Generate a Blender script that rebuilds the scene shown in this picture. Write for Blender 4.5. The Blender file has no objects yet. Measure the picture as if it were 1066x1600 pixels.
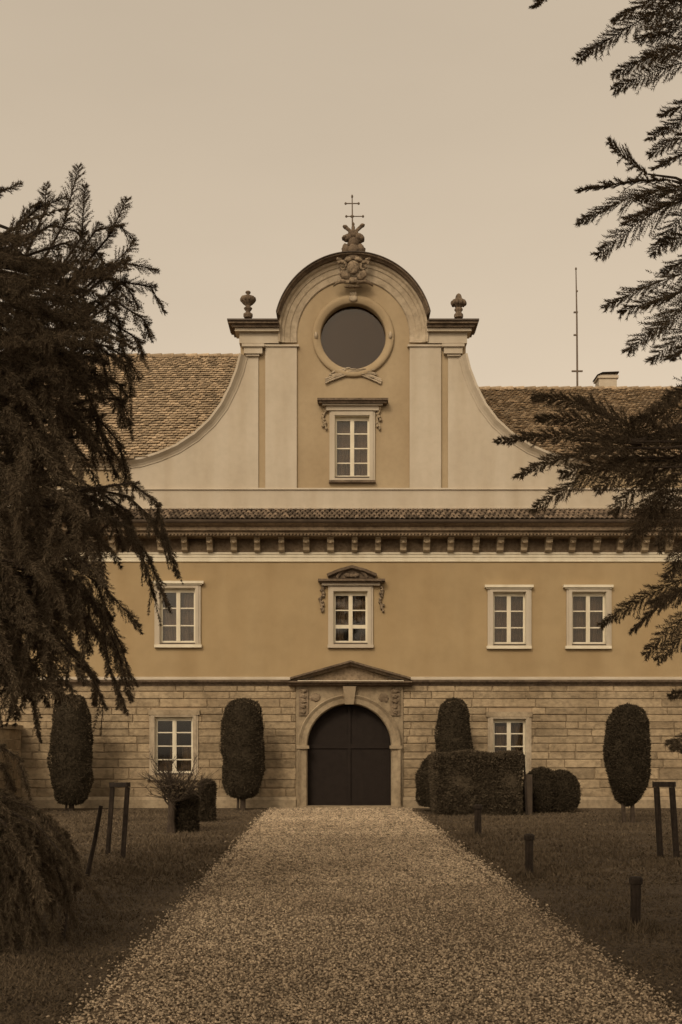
import bpy, math, random
import numpy as np
from mathutils import Vector, Matrix, noise
from mathutils.geometry import tessellate_polygon
R = math.radians
random.seed(7)
scene = bpy.context.scene
COL = scene.collection

# ------------------------------------------------------------------ camera, sky, sun, exposure
F, HZ, CX, EYE = 1800.0, 1168.0, 533.0, 1.67        # focal length, horizon and centre in photo pixels, eye height
cam = bpy.data.cameras.new('camera'); cam_o = bpy.data.objects.new('camera', cam); COL.objects.link(cam_o)
cam_o.location = (0, 0, EYE); cam_o.rotation_euler = (R(90), 0, 0)
cam.sensor_width = 36; cam.lens = F / 1600 * 36; cam.shift_y = (HZ - 800) / 1600; cam.clip_end = 2000; cam.clip_start = .05
scene.camera = cam_o

SUN_EL, SUN_AZ = 33.0, 200.0                        # azimuth clockwise from +Y: behind the camera, a little to the left
world = bpy.data.worlds.new('World'); scene.world = world; world.use_nodes = True
wn, wl = world.node_tree.nodes, world.node_tree.links
sky = wn.new('ShaderNodeTexSky'); sky.sky_type = 'NISHITA'; sky.sun_disc = False
sky.sun_elevation = R(SUN_EL); sky.sun_rotation = R(SUN_AZ); sky.dust_density = 3.0; sky.air_density = 1.0
bw = wn.new('ShaderNodeRGBToBW'); wl.new(sky.outputs[0], bw.inputs[0])
mul = wn.new('ShaderNodeMath'); mul.operation = 'MULTIPLY_ADD'; mul.inputs[1].default_value = .70; mul.inputs[2].default_value = 2.66
wl.new(bw.outputs[0], mul.inputs[0])
tint = wn.new('ShaderNodeMix'); tint.data_type = 'RGBA'; tint.blend_type = 'MULTIPLY'; tint.inputs[0].default_value = 1
tint.inputs[6].default_value = (1.0, .82, .612, 1)   # the whole sky is an even warm overcast
wtc = wn.new('ShaderNodeTexCoord'); wmp = wn.new('ShaderNodeMapping'); wmp.inputs['Scale'].default_value = (1.6, 1.6, 4.5); wl.new(wtc.outputs['Generated'], wmp.inputs[0])
cl = wn.new('ShaderNodeTexNoise'); cl.inputs['Scale'].default_value = 1.5; cl.inputs['Detail'].default_value = 5; wl.new(wmp.outputs[0], cl.inputs['Vector'])
clr = wn.new('ShaderNodeMapRange'); clr.inputs[1].default_value = .3; clr.inputs[2].default_value = .7; clr.inputs[3].default_value = .965; clr.inputs[4].default_value = 1.05; wl.new(cl.outputs[0], clr.inputs[0])
clm = wn.new('ShaderNodeMath'); clm.operation = 'MULTIPLY'; wl.new(mul.outputs[0], clm.inputs[0]); wl.new(clr.outputs[0], clm.inputs[1])
wl.new(clm.outputs[0], tint.inputs[7])
bg = wn['Background']; wl.new(tint.outputs[2], bg.inputs[0]); bg.inputs[1].default_value = .15
sun = bpy.data.lights.new('sun', 'SUN'); sun.energy = 1.05; sun.angle = R(14); sun.color = (1.0, .84, .63)
sun_o = bpy.data.objects.new('sun', sun); COL.objects.link(sun_o)
sdir = Vector((math.sin(R(SUN_AZ)) * math.cos(R(SUN_EL)), math.cos(R(SUN_AZ)) * math.cos(R(SUN_EL)), math.sin(R(SUN_EL))))
sun_o.rotation_euler = sdir.to_track_quat('Z', 'Y').to_euler(); sun_o.location = sdir * 60
scene.view_settings.view_transform = 'Standard'; scene.view_settings.look = 'None'
scene.view_settings.exposure = 0; scene.view_settings.gamma = 1; scene.view_settings.use_curve_mapping = False

# ------------------------------------------------------------------ helpers
FY = 32.0                                            # the facade's plane
def X(px, Y=FY): return (px - CX) * Y / F
def Z(py, Y=FY): return EYE + (HZ - py) * Y / F
def P(px, py, Y=FY): return Vector((X(px, Y), Y, Z(py, Y)))
def GY(py): return EYE * F / (py - HZ)               # distance of a ground point

def material(name, c1, c2=None, scale=3.0, rough=.85, bump=0.0, bscale=40.0, bdist=.01, tone=0.0, spec=.25, streak=None, detail=6, speck=None):
    m = bpy.data.materials.new(name); m.use_nodes = True
    n, l = m.node_tree.nodes, m.node_tree.links
    b = n['Principled BSDF']; b.inputs['Roughness'].default_value = rough; b.inputs['Specular IOR Level'].default_value = spec
    tc = n.new('ShaderNodeTexCoord')
    c2 = c2 or c1
    nz = n.new('ShaderNodeTexNoise'); nz.inputs['Scale'].default_value = scale; nz.inputs['Detail'].default_value = detail; nz.inputs['Roughness'].default_value = .65
    l.new(tc.outputs['Object'], nz.inputs['Vector'])
    rp = n.new('ShaderNodeValToRGB'); rp.color_ramp.elements[0].position = .32; rp.color_ramp.elements[1].position = .68
    rp.color_ramp.elements[0].color = (*c1, 1); rp.color_ramp.elements[1].color = (*c2, 1)
    l.new(nz.outputs[0], rp.inputs[0])
    out = rp.outputs[0]
    def mult(sock, val_sock):
        mx = n.new('ShaderNodeMix'); mx.data_type = 'RGBA'; mx.blend_type = 'MULTIPLY'; mx.inputs[0].default_value = 1
        l.new(sock, mx.inputs[6]); l.new(val_sock, mx.inputs[7]); return mx.outputs[2]
    if streak:                                       # rain streaks and dirt with a shape of their own
        mp = n.new('ShaderNodeMapping'); mp.inputs['Scale'].default_value = streak[0]; l.new(tc.outputs['Object'], mp.inputs[0])
        n2 = n.new('ShaderNodeTexNoise'); n2.inputs['Scale'].default_value = 1; n2.inputs['Detail'].default_value = 5; l.new(mp.outputs[0], n2.inputs['Vector'])
        r2 = n.new('ShaderNodeValToRGB'); r2.color_ramp.elements[0].position = .34; r2.color_ramp.elements[1].position = .62
        v = streak[1]; r2.color_ramp.elements[0].color = (v, v * .97, v * .93, 1); r2.color_ramp.elements[1].color = (1, 1, 1, 1)
        l.new(n2.outputs[0], r2.inputs[0]); out = mult(out, r2.outputs[0])
    if speck:
        n3 = n.new('ShaderNodeTexNoise'); n3.inputs['Scale'].default_value = speck[0]; n3.inputs['Detail'].default_value = 3; l.new(tc.outputs['Object'], n3.inputs['Vector'])
        r3 = n.new('ShaderNodeValToRGB'); r3.color_ramp.elements[0].position = .36; r3.color_ramp.elements[1].position = .56
        v = speck[1]; r3.color_ramp.elements[0].color = (v, v, v, 1); r3.color_ramp.elements[1].color = (1, 1, 1, 1)
        l.new(n3.outputs[0], r3.inputs[0]); out = mult(out, r3.outputs[0])
    if tone:
        at = n.new('ShaderNodeAttribute'); at.attribute_name = 'tone'
        mr = n.new('ShaderNodeMapRange'); mr.inputs[3].default_value = 1 - tone; mr.inputs[4].default_value = 1 + tone
        l.new(at.outputs['Fac'], mr.inputs[0]); out = mult(out, mr.outputs[0])
    l.new(out, b.inputs['Base Color'])
    if bump:
        nb = n.new('ShaderNodeTexNoise'); nb.inputs['Scale'].default_value = bscale; nb.inputs['Detail'].default_value = 6; l.new(tc.outputs['Object'], nb.inputs['Vector'])
        bp = n.new('ShaderNodeBump'); bp.inputs['Strength'].default_value = bump; bp.inputs['Distance'].default_value = bdist
        l.new(nb.outputs[0], bp.inputs['Height']); l.new(bp.outputs[0], b.inputs['Normal'])
    return m

M = {}
M['yellow'] = material('ochre_plaster', (.33, .243, .134), (.38, .282, .157), .55, .9, .25, 30, .01, streak=((1.1, 1, .22), .90), speck=(2.2, .965))
M['faded'] = material('faded_ochre_plaster', (.345, .265, .165), (.395, .308, .195), .7, .9, .25, 30, .01, streak=((.9, 1, .3), .88), speck=(7, .95))
M['cream'] = material('cream_plaster', (.455, .395, .308), (.51, .445, .352), .6, .9, .2, 30, .01, streak=((1.6, 1, .25), .88), speck=(6, .96))
M['white'] = material('white_paint', (.64, .58, .45), (.74, .675, .53), 2.0, .7, .1, 60, .005, streak=((3, 1, 1), .88))
M['stone'] = material('sandstone_blocks', (.36, .277, .175), (.41, .317, .205), 1.3, .95, 1.0, 12, .03, tone=.2, streak=((.7, 1, 1.9), .66), speck=(7, .74))
M['mortar'] = material('mortar', (.31, .232, .148), (.40, .305, .20), 3, .95, .4, 40, .01)
M['portal'] = material('portal_stone', (.30, .235, .155), (.42, .335, .225), 2.2, .92, .6, 25, .015, streak=((1.4, 1, .5), .75), speck=(9, .8))
M['arch'] = material('arch_moulding_stone', (.40, .325, .23), (.50, .415, .305), 2.2, .92, .5, 25, .015, streak=((1.4, 1, 1.2), .72), speck=(9, .82))
M['dark_stone'] = material('weathered_dark_stone', (.10, .072, .05), (.20, .148, .10), 3.2, .92, .6, 22, .015, speck=(14, .65))
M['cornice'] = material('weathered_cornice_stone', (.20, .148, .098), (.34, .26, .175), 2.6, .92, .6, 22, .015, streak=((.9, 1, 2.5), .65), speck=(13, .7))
M['ornament'] = material('carved_stone', (.15, .11, .073), (.34, .26, .175), 7, .9, .8, 30, .02, speck=(18, .5))
M['lead'] = material('dark_metal_cap', (.06, .044, .032), (.10, .075, .054), 4, .6, .2, 30, .005)
M['iron'] = material('iron', (.11, .083, .06), (.15, .115, .085), 12, .6)
M['tiles'] = material('clay_tiles', (.33, .247, .158), (.45, .342, .225), 2.4, .9, .4, 30, .01, tone=.36, speck=(9, .8))
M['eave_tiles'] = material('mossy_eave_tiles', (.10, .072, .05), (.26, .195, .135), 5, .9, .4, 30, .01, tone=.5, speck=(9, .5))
M['door'] = material('dark_oak', (.016, .0112, .0088), (.021, .015, .0118), 6, .7, .3, 30, .004, spec=.15)
M['curtain'] = material('net_curtain', (.24, .187, .137), (.32, .25, .185), 5, .9)
M['wood'] = material('weathered_wood', (.026, .019, .014), (.056, .041, .030), 14, .9, .8, 50, .008, streak=((30, 30, 2), .6))
M['bark'] = material('bark', (.04, .029, .021), (.08, .059, .042), 9, .95, 1.0, 25, .02)
M['yew'] = material('clipped_yew_leaves', (.043, .033, .021), (.063, .049, .032), 5, .85, tone=.25, spec=.1)
M['box'] = material('clipped_hedge_leaves', (.068, .052, .034), (.100, .078, .052), 5, .85, tone=.25, spec=.1)
M['needles'] = material('conifer_needles', (.125, .094, .062), (.19, .148, .10), 1.4, .75, tone=.5, spec=.12)
M['grass'] = material('mown_grass', (.105, .079, .052), (.15, .114, .075), .8, .9, tone=.3, spec=.08)
M['twig'] = material('bare_twigs', (.05, .037, .027), (.085, .064, .046), 9, .95)
M['lawn'] = material('lawn_soil', (.105, .078, .052), (.155, .116, .077), .55, .95, 1.0, 16, .05, streak=((.35, 2.6, 1), .68), speck=(22, .6))
M['gravel'] = material('pale_gravel', (.35, .27, .184), (.51, .405, .284), .35, .95, tone=.65, spec=.12, speck=(2.2, .85))
M['gravel_bed'] = material('gravel_bed', (.12, .088, .058), (.30, .225, .152), 38, .95, 1.0, 45, .03, streak=((.4, .25, 1), .82))

def leafy(m, amount):                                # thin needles let some light through
    n, l = m.node_tree.nodes, m.node_tree.links; b = n['Principled BSDF']; t = n.new('ShaderNodeBsdfTranslucent'); mx = n.new('ShaderNodeMixShader'); mx.inputs[0].default_value = amount
    l.new(b.inputs['Base Color'].links[0].from_socket, t.inputs[0]); l.new(b.outputs[0], mx.inputs[1]); l.new(t.outputs[0], mx.inputs[2]); l.new(mx.outputs[0], n['Material Output'].inputs[0])
leafy(M['needles'], .5)
def glass(name, refl, tr):
    m = bpy.data.materials.new(name); m.use_nodes = True
    n, l = m.node_tree.nodes, m.node_tree.links
    n.remove(n['Principled BSDF'])
    t = n.new('ShaderNodeBsdfTransparent'); t.inputs[0].default_value = (*tr, 1)
    g = n.new('ShaderNodeBsdfGlossy'); g.inputs['Roughness'].default_value = .04
    fr = n.new('ShaderNodeFresnel'); fr.inputs[0].default_value = 1.5
    a = n.new('ShaderNodeMath'); a.operation = 'ADD'; a.inputs[1].default_value = refl; l.new(fr.outputs[0], a.inputs[0])
    tc = n.new('ShaderNodeTexCoord'); nz = n.new('ShaderNodeTexNoise'); nz.inputs['Scale'].default_value = 1.6; l.new(tc.outputs['Object'], nz.inputs['Vector'])
    bp = n.new('ShaderNodeBump'); bp.inputs['Strength'].default_value = .04; bp.inputs['Distance'].default_value = .01; l.new(nz.outputs[0], bp.inputs['Height']); l.new(bp.outputs[0], g.inputs['Normal'])
    mx = n.new('ShaderNodeMixShader'); l.new(a.outputs[0], mx.inputs[0]); l.new(t.outputs[0], mx.inputs[1]); l.new(g.outputs[0], mx.inputs[2])
    l.new(mx.outputs[0], n['Material Output'].inputs[0]); return m
M['glass'] = glass('window_glass', -.01, (.76, .73, .68))
M['round_glass'] = glass('round_window_glass', .0, (.55, .48, .38))

ORIG = {}                                            # world origin of every object
class MB:
    """collects one part's geometry in world coordinates"""
    def __init__(s): s.v = []; s.f = []; s.t = []
    def add(s, vs, fs, tone=None):
        o = len(s.v); s.v += [tuple(p) for p in vs]; s.f += [tuple(i + o for i in f) for f in fs]
        tone = random.random() if tone is None else tone
        s.t += [tone] * len(fs); return s
    def box(s, x0, x1, y0, y1, z0, z1, tone=None):
        v = [(x, y, z) for x in (x0, x1) for y in (y0, y1) for z in (z0, z1)]
        return s.add(v, [(0, 1, 3, 2), (4, 6, 7, 5), (0, 4, 5, 1), (2, 3, 7, 6), (0, 2, 6, 4), (1, 5, 7, 3)], tone)
    def pbox(s, px0, px1, py0, py1, d0, d1, tone=None):   # pixels on the plane d1 in front of the facade, back at d0
        Y = FY - d1
        return s.box(X(px0, Y), X(px1, Y), Y, FY - d0, Z(py1, Y), Z(py0, Y), tone)
    def block(s, x0, x1, z0, z1, yb, yf, c, tone=None):   # a stone with chamfered arrises
        v = [(x0, yb, z0), (x1, yb, z0), (x1, yb, z1), (x0, yb, z1), (x0, yf + c, z0), (x1, yf + c, z0), (x1, yf + c, z1), (x0, yf + c, z1),
             (x0 + c, yf, z0 + c), (x1 - c, yf, z0 + c), (x1 - c, yf, z1 - c), (x0 + c, yf, z1 - c)]
        f = [(8, 9, 10, 11)] + [(a + i, a + (i + 1) % 4, b + (i + 1) % 4, b + i) for a, b in ((0, 4), (4, 8)) for i in range(4)]
        return s.add(v, f, tone)
    def extrude(s, outer, holes, yf, yb, tone=None):
        loops = [list(outer)] + [list(h) for h in holes]
        tri = tessellate_polygon([[Vector((p[0], p[1], 0)) for p in L] for L in loops])
        flat = [p for L in loops for p in L]; n = len(flat)
        v = [(p[0], yf, p[1]) for p in flat] + [(p[0], yb, p[1]) for p in flat]
        f = [tuple(t) for t in tri] + [(t[2] + n, t[1] + n, t[0] + n) for t in tri]
        o = 0
        for L in loops:
            k = len(L); f += [(o + i, o + (i + 1) % k, o + (i + 1) % k + n, o + i + n) for i in range(k)]; o += k
        return s.add(v, f, tone)
    def sweep(s, path, prof, yf=FY, tone=None):            # path (x,z); profile (offset along normal, how far it stands out)
        n = len(path); vs = []
        for i, p in enumerate(path):
            a = Vector(path[max(i - 1, 0)]); b = Vector(path[min(i + 1, n - 1)]); p = Vector(p)
            t1 = (p - a).normalized() if i else (b - p).normalized(); t2 = (b - p).normalized() if i < n - 1 else t1
            t = (t1 + t2).normalized(); k = 1 / max(.35, t.dot(t1)); nn = Vector((-t.y, t.x)) * k
            vs += [(p.x + nn.x * q[0], yf - q[1], p.y + nn.y * q[0]) for q in prof]
        m = len(prof); f = []
        for i in range(n - 1):
            f += [(i * m + j, i * m + (j + 1) % m, (i + 1) * m + (j + 1) % m, (i + 1) * m + j) for j in range(m)]
        f += [tuple(range(m)), tuple((n - 1) * m + j for j in range(m))]
        return s.add(vs, f, tone)
    def lathe(s, c, prof, seg=20, sx=1, sy=1, tone=None):
        n = len(prof); v = []
        for r, z in prof:
            v += [(c[0] + sx * r * math.cos(2 * math.pi * k / seg), c[1] + sy * r * math.sin(2 * math.pi * k / seg), c[2] + z) for k in range(seg)]
        f = [(i * seg + k, i * seg + (k + 1) % seg, (i + 1) * seg + (k + 1) % seg, (i + 1) * seg + k) for i in range(n - 1) for k in range(seg)]
        f += [tuple(range(seg)), tuple((n - 1) * seg + k for k in range(seg))]
        return s.add(v, f, tone)
    def tube(s, pts, rad, seg=7, tone=None):
        pts = [Vector(p) for p in pts]; n = len(pts)
        if not hasattr(rad, '__len__'): rad = [rad] * n
        v = []; ref = Vector((.31, .2, .93)).normalized()
        for i, p in enumerate(pts):
            t = (pts[min(i + 1, n - 1)] - pts[max(i - 1, 0)]).normalized()
            r = ref if abs(t.dot(ref)) < .95 else Vector((1, 0, 0))
            u = t.cross(r).normalized(); w = t.cross(u)
            v += [p + (u * math.cos(2 * math.pi * k / seg) + w * math.sin(2 * math.pi * k / seg)) * rad[i] for k in range(seg)]
        f = [(i * seg + k, i * seg + (k + 1) % seg, (i + 1) * seg + (k + 1) % seg, (i + 1) * seg + k) for i in range(n - 1) for k in range(seg)]
        f += [tuple(range(seg)), tuple((n - 1) * seg + k for k in range(seg))]
        return s.add(v, f, tone)
    def blob(s, c, r, seed=0, amp=.15, seg=12, rings=8, freq=3.0, rot=0, tone=None):
        v = []; f = []; cr, sr = math.cos(rot), math.sin(rot)
        for i in range(rings + 1):
            th = math.pi * i / rings
            for k in range(seg):
                ph = 2 * math.pi * k / seg
                d = Vector((math.sin(th) * math.cos(ph), math.sin(th) * math.sin(ph), math.cos(th)))
                q = 1 + amp * noise.noise(d * freq + Vector((seed * 3.1, 0, 0)))
                x, y, z = d.x * r[0] * q, d.y * r[1] * q, d.z * r[2] * q
                v.append((c[0] + x * cr - z * sr, c[1] + y, c[2] + x * sr + z * cr))
        f = [(i * seg + k, i * seg + (k + 1) % seg, (i + 1) * seg + (k + 1) % seg, (i + 1) * seg + k) for i in range(rings) for k in range(seg)]
        return s.add(v, f, tone)
    def tris(s, arr, tones=None):                          # (n,3,3) array of loose leaf faces
        o = len(s.v); n = len(arr)
        s.v += arr.reshape(-1, 3).tolist(); s.f += [(o + 3 * i, o + 3 * i + 1, o + 3 * i + 2) for i in range(n)]
        s.t += (np.random.rand(n) if tones is None else tones).tolist(); return s
    def build(s, name, mat, parent=None, smooth=False, loc=None):
        org = ORIG[parent] if parent is not None else Vector(loc or (0, 0, 0))
        me = bpy.data.meshes.new(name)
        me.from_pydata([(a - org.x, b - org.y, c - org.z) for a, b, c in s.v], [], s.f)
        at = me.attributes.new('tone', 'FLOAT', 'FACE'); at.data.foreach_set('value', s.t)
        me.materials.append(M[mat] if isinstance(mat, str) else mat)
        if smooth: me.polygons.foreach_set('use_smooth', [True] * len(me.polygons))
        o = bpy.data.objects.new(name, me); COL.objects.link(o)
        if parent is not None: o.parent = parent
        else: o.location = org
        ORIG[o] = org
        return o

def tag(o, label=None, cat=None, group=None, kind=None):
    if label: o['label'] = label
    if cat: o['category'] = cat
    if group: o['group'] = group
    if kind: o['kind'] = kind
    return o
def thing(name, loc, label, cat, group=None):
    o = bpy.data.objects.new(name, None); COL.objects.link(o); o.location = loc; o.empty_display_size = .3
    ORIG[o] = Vector(loc); return tag(o, label, cat, group)
def rect(x0, x1, z0, z1): return [(x0, z0), (x1, z0), (x1, z1), (x0, z1)]
def prect(a, b, c, d): return rect(X(a), X(b), Z(d), Z(c))
def circle(cx, cz, r, n=64, a0=0, a1=2 * math.pi, close=True):
    k = n if close else n + 1
    return [(cx + r * math.cos(a0 + (a1 - a0) * i / n), cz + r * math.sin(a0 + (a1 - a0) * i / n)) for i in range(k)]
S = F / FY                                           # photo pixels per metre on the facade

# ------------------------------------------------------------------ ground
g = MB(); g.add([(-300, -200, -.006), (300, -200, -.006), (300, 500, -.006), (-300, 500, -.006)], [(0, 1, 2, 3)])
tag(g.build('lawn', 'lawn'), kind='structure')
def path_left(Y): return -1.50 - .0118 * Y
def path_right(Y): return 2.16 - .0120 * Y
ys = np.linspace(-12, 31.7, 260); pv = []
for y in ys:
    pv += [(path_left(y) + .07 * noise.noise(Vector((y * 2.1, 3, 0))) + .03 * noise.noise(Vector((y * 9, 3, 0))), y, 0), (path_right(y) + .07 * noise.noise(Vector((y * 2.1, 9, 0))) + .03 * noise.noise(Vector((y * 9, 13, 0))), y, 0)]
g = MB(); g.add(pv, [(2 * i, 2 * i + 1, 2 * i + 3, 2 * i + 2) for i in range(len(ys) - 1)])
tag(g.build('gravel_path', 'gravel_bed'), kind='structure')

def stones(n, rng):
    u = rng.random(n); y = 5.2 * (31.5 / 5.2) ** (u ** .92)     # more of them near the camera
    w = rng.random(n); edge = rng.normal(0, .035, n) * np.where(rng.random(n) < .15, 1.7, 1)
    x = path_left(y) + (path_right(y) - path_left(y)) * w
    side = np.where(w < .5, -1, 1); near = np.minimum(w, 1 - w) < .035
    x = x + np.where(near, side * np.abs(edge) * 2.0, 0)
    r = rng.uniform(.006, .0155, n) * (1 + .5 * (y > 14) + .5 * (y > 22))
    base = np.array([(1, 0, 0), (0, 1, 0), (-1, 0, 0), (0, -1, 0), (0, 0, 1), (0, 0, -1)], float)
    v = base[None] * (rng.uniform(.65, 1.25, (n, 6, 1)))
    v = v * np.stack([rng.uniform(.8, 1.5, n), rng.uniform(.7, 1.1, n), rng.uniform(.5, .9, n)], 1)[:, None, :]
    a = rng.uniform(0, 6.283, n); b = rng.normal(0, .35, n)
    c, s_ = np.cos(b)[:, None], np.sin(b)[:, None]
    vx, vz = v[..., 0] * c - v[..., 2] * s_, v[..., 0] * s_ + v[..., 2] * c
    c, s_ = np.cos(a)[:, None], np.sin(a)[:, None]
    v = np.stack([vx * c - v[..., 1] * s_, vx * s_ + v[..., 1] * c, vz], -1) * r[:, None, None]
    v += np.stack([x, y, r * .35 + rng.uniform(0, .012, n)], 1)[:, None, :]
    f = np.array([(0, 1, 4), (1, 2, 4), (2, 3, 4), (3, 0, 4), (1, 0, 5), (2, 1, 5), (3, 2, 5), (0, 3, 5)])
    return v, f, np.repeat(rng.random(n), 8)
def mesh_fast(name, v, f, tones, mat, parent=None, org=(0, 0, 0)):
    me = bpy.data.meshes.new(name); nv, nf = len(v), len(f)
    me.vertices.add(nv); me.vertices.foreach_set('co', (v - np.array(org)).astype(np.float32).ravel())
    me.loops.add(nf * 3); me.loops.foreach_set('vertex_index', f.astype(np.int32).ravel())
    me.polygons.add(nf); me.polygons.foreach_set('loop_start', (np.arange(nf) * 3).astype(np.int32))
    me.update(calc_edges=True); me.validate()
    at = me.attributes.new('tone', 'FLOAT', 'FACE'); at.data.foreach_set('value', tones.astype(np.float32))
    me.materials.append(M[mat]); o = bpy.data.objects.new(name, me); COL.objects.link(o)
    if parent is not None: o.parent = parent
    else: o.location = org
    ORIG[o] = Vector(org); return o
rng = np.random.default_rng(5)
NS = 145000
sv, sf, st = stones(NS, rng)
ff = (sf[None] + (np.arange(NS) * 6)[:, None, None]).reshape(-1, 3)
tag(mesh_fast('gravel', sv.reshape(-1, 3), ff, st, 'gravel'), 'loose pale gravel stones covering the straight drive to the gate', 'gravel', kind='stuff')
def grass_blades(n, rng):
    y = 5.5 * (31 / 5.5) ** rng.random(n); half = .32 * y + .6
    x = rng.uniform(-1, 1, n) * half
    keep = (x < path_left(y) + rng.normal(0, .02, n)) | (x > path_right(y) + rng.normal(0, .02, n))
    x, y = x[keep], y[keep]; n = len(x)
    h = rng.uniform(.012, .036, n) * (1 + .5 * np.sin(x * 2.3 + np.sin(y * 1.7) * 2) * np.sin(y * 1.9 + x)) * (1 + .5 * (y > 15)); w = rng.uniform(.004, .009, n) * (1 + (y > 14))
    a = rng.uniform(0, 6.283, n); lean = rng.normal(0, .025, (n, 2))
    p = np.stack([x, y, np.full(n, -.008)], 1); d = np.stack([np.cos(a) * w, np.sin(a) * w, np.zeros(n)], 1)
    t = p + np.stack([lean[:, 0], lean[:, 1], h], 1)
    return np.stack([p - d, p + d, t], 1)
gb = grass_blades(230000, rng)
tag(mesh_fast('grass', gb.reshape(-1, 3), np.arange(len(gb) * 3).reshape(-1, 3), rng.random(len(gb)), 'grass'), 'short dark mown grass on both sides of the gravel drive', 'grass', kind='stuff')

# ------------------------------------------------------------------ the manor house
house = thing('manor_house', (0, FY, 0), 'ochre and cream baroque manor house with curved gable, round window and arched stone gate', 'manor house')
XL, XR = -13.2, 12.6                                  # ends of the house
WINS = dict(
    left_up=(242, 314, 909, 1012), mid_up=(513, 583, 914, 1012), right_up=(762, 830, 915, 1014), far_up=(885, 955, 915, 1014),
    left_low=(234, 310, 1110, 1216), right_low=(762, 830, 1113, 1214), gable=(515, 586, 640, 753))
CW = 8                                               # casing width in pixels
def opening(k):
    a, b, c, d = WINS[k]; return prect(a + CW, b - CW, c + CW + 2, d - 5)
PORTAL = (463, 630, 1070, 1262.0)
# lower storey: backing wall with openings, then real blocks in courses
low = MB()
po = [(X(463), -.3), (X(463), Z(1072)), (X(630), Z(1072)), (X(630), -.3)]
o = [(XL, -.3), po[0], po[1], po[2], po[3], (XR, -.3), (XR, Z(1066)), (XL, Z(1066))]
low.extrude(o, [opening('left_low'), opening('right_low')], FY + .012, FY + .42)
wall_low = low.build('mortar_bed', 'mortar', house)
bls = [MB(), MB()]; rnd = random.Random(21)
holes = [(X(463), X(630), -1, Z(1069)), (X(236), X(308), Z(1216), Z(1112)), (X(764), X(828), Z(1214), Z(1115))]
z = .30; ztop = Z(1071)
while z < ztop - .05:
    h = min(rnd.choice((.20, .24, .28, .32)), ztop - z)
    if ztop - z - h < .12: h = ztop - z
    x = XL + .0
    while x < XR:
        x2 = min(XR, x + rnd.choice((rnd.uniform(.35, .9), rnd.uniform(.7, 1.9))))
        segs = [(x, x2)]
        for hx0, hx1, hz0, hz1 in holes:
            if hz0 < z + h - .02 and hz1 > z + .02:
                ns = []
                for a, b in segs:
                    if b <= hx0 or a >= hx1: ns.append((a, b))
                    else:
                        if a < hx0: ns.append((a, hx0))
                        if b > hx1: ns.append((hx1, b))
                segs = ns
        for a, b in segs:
            if b - a > .07:
                j = rnd.uniform(.004, .013)
                bls[a > X(540)].block(a + j, b - rnd.uniform(.004, .010), z + rnd.uniform(.004, .012), z + h - rnd.uniform(.004, .012), FY + .02, FY - .018 - rnd.random() * .022, rnd.uniform(.008, .02), min(1, max(0, rnd.gauss(.5, .28))))
        x = x2
    z += h
for bl in bls: bl.build('stone_wall', 'stone', house)
for a, b in ((XL, X(463)), (X(630), XR)):
    pl = MB(); pl.box(a, b, FY - .10, FY + .1, -.2, .22, .55); pl.add([(a, FY - .10, .22), (b, FY - .10, .22), (b, FY - .02, .31), (a, FY - .02, .31)], [(0, 1, 2, 3)], .75)
    pl.build('plinth', 'portal', house)
# string course
sc = MB(); sc.sweep([(XL, Z(1060.5)), (XR, Z(1060.5))], [(.055, 0), (.03, .05), (-.03, .06), (-.03, 0)])
sc.build('painted_string_course', 'cream', house)
for a, b in ((XL, X(452)), (X(643), XR)):
    sc = MB(); sc.sweep([(a, Z(1066.5)), (b, Z(1066.5))], [(.055, 0), (.055, .17), (.02, .17), (-.02, .12), (-.06, .06), (-.09, .045), (-.09, 0)])
    sc.build('stone_string_course', 'dark_stone', house)
# upper wall, bands
uw = MB(); uw.extrude(rect(XL, XR, Z(1063), Z(800)), [opening(k) for k in ('left_up', 'mid_up', 'right_up', 'far_up')], FY, FY + .42)
uw.build('upper_wall', 'yellow', house)
ar = MB(); ar.sweep([(XL, Z(871)), (XR, Z(871))], [(.125, 0), (.125, .09), (.085, .10), (.075, .07), (.0, .065), (-.01, .045), (-.10, .04), (-.12, .05), (-.13, 0)])
ar.build('architrave', 'white', house)
fr = MB(); fr.box(XL, XR, FY - .03, FY + .02, Z(864), Z(836)); fr.build('frieze', 'cornice', house)
# brackets
def bracket_mesh(px):
    b = MB(); x = X(px, FY - .4); w = .085 + random.uniform(-.008, .008)
    z0, z1 = Z(861, FY - .34), Z(839, FY - .34); H = z1 - z0; k = random.uniform(.97, 1.03)
    prof = [(0, H), (.42, H), (.42, H * .86), (.36 * k, H * .80), (.35 * k, H * .62), (.28, H * .5), (.22, H * .30), (.21, H * .12), (.15, .0), (.0, .0)]
    v = [(x - w, FY - .03 - d, z0 + h) for d, h in prof] + [(x + w, FY - .03 - d, z0 + h) for d, h in prof]
    n = len(prof); b.add(v, [tuple(range(n)), tuple(range(2 * n - 1, n - 1, -1))] + [(i, (i + 1) % n, (i + 1) % n + n, i + n) for i in range(n)])
    b.lathe((x, FY - .36, z0 + H * .62), [(.0, -.04), (.05, -.03), (.065, 0), (.05, .03), (0, .04)], 10)
    b.box(x - w - .02, x + w + .02, FY - .49, FY - .03, z1 + .003, z1 + .03)
    return b
px = 554 - 38 * 25
while px < 1320:
    if XL + .2 < X(px) < XR - .2: bracket_mesh(px + random.uniform(-1, 1)).build('bracket', 'portal', house)
    px += 38
co = MB()                                             # corona, bead row, cyma, gutter board
zA = Z(838, FY - .5)
co.sweep([(XL, zA), (XR, zA)], [(0, 0), (0, .54), (.05, .56), (.05, .60), (.10, .60), (.13, .66), (.13, .70), (.22, .70), (.25, .78), (.30, .86), (.30, 0)])
x = XL + .06
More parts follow.
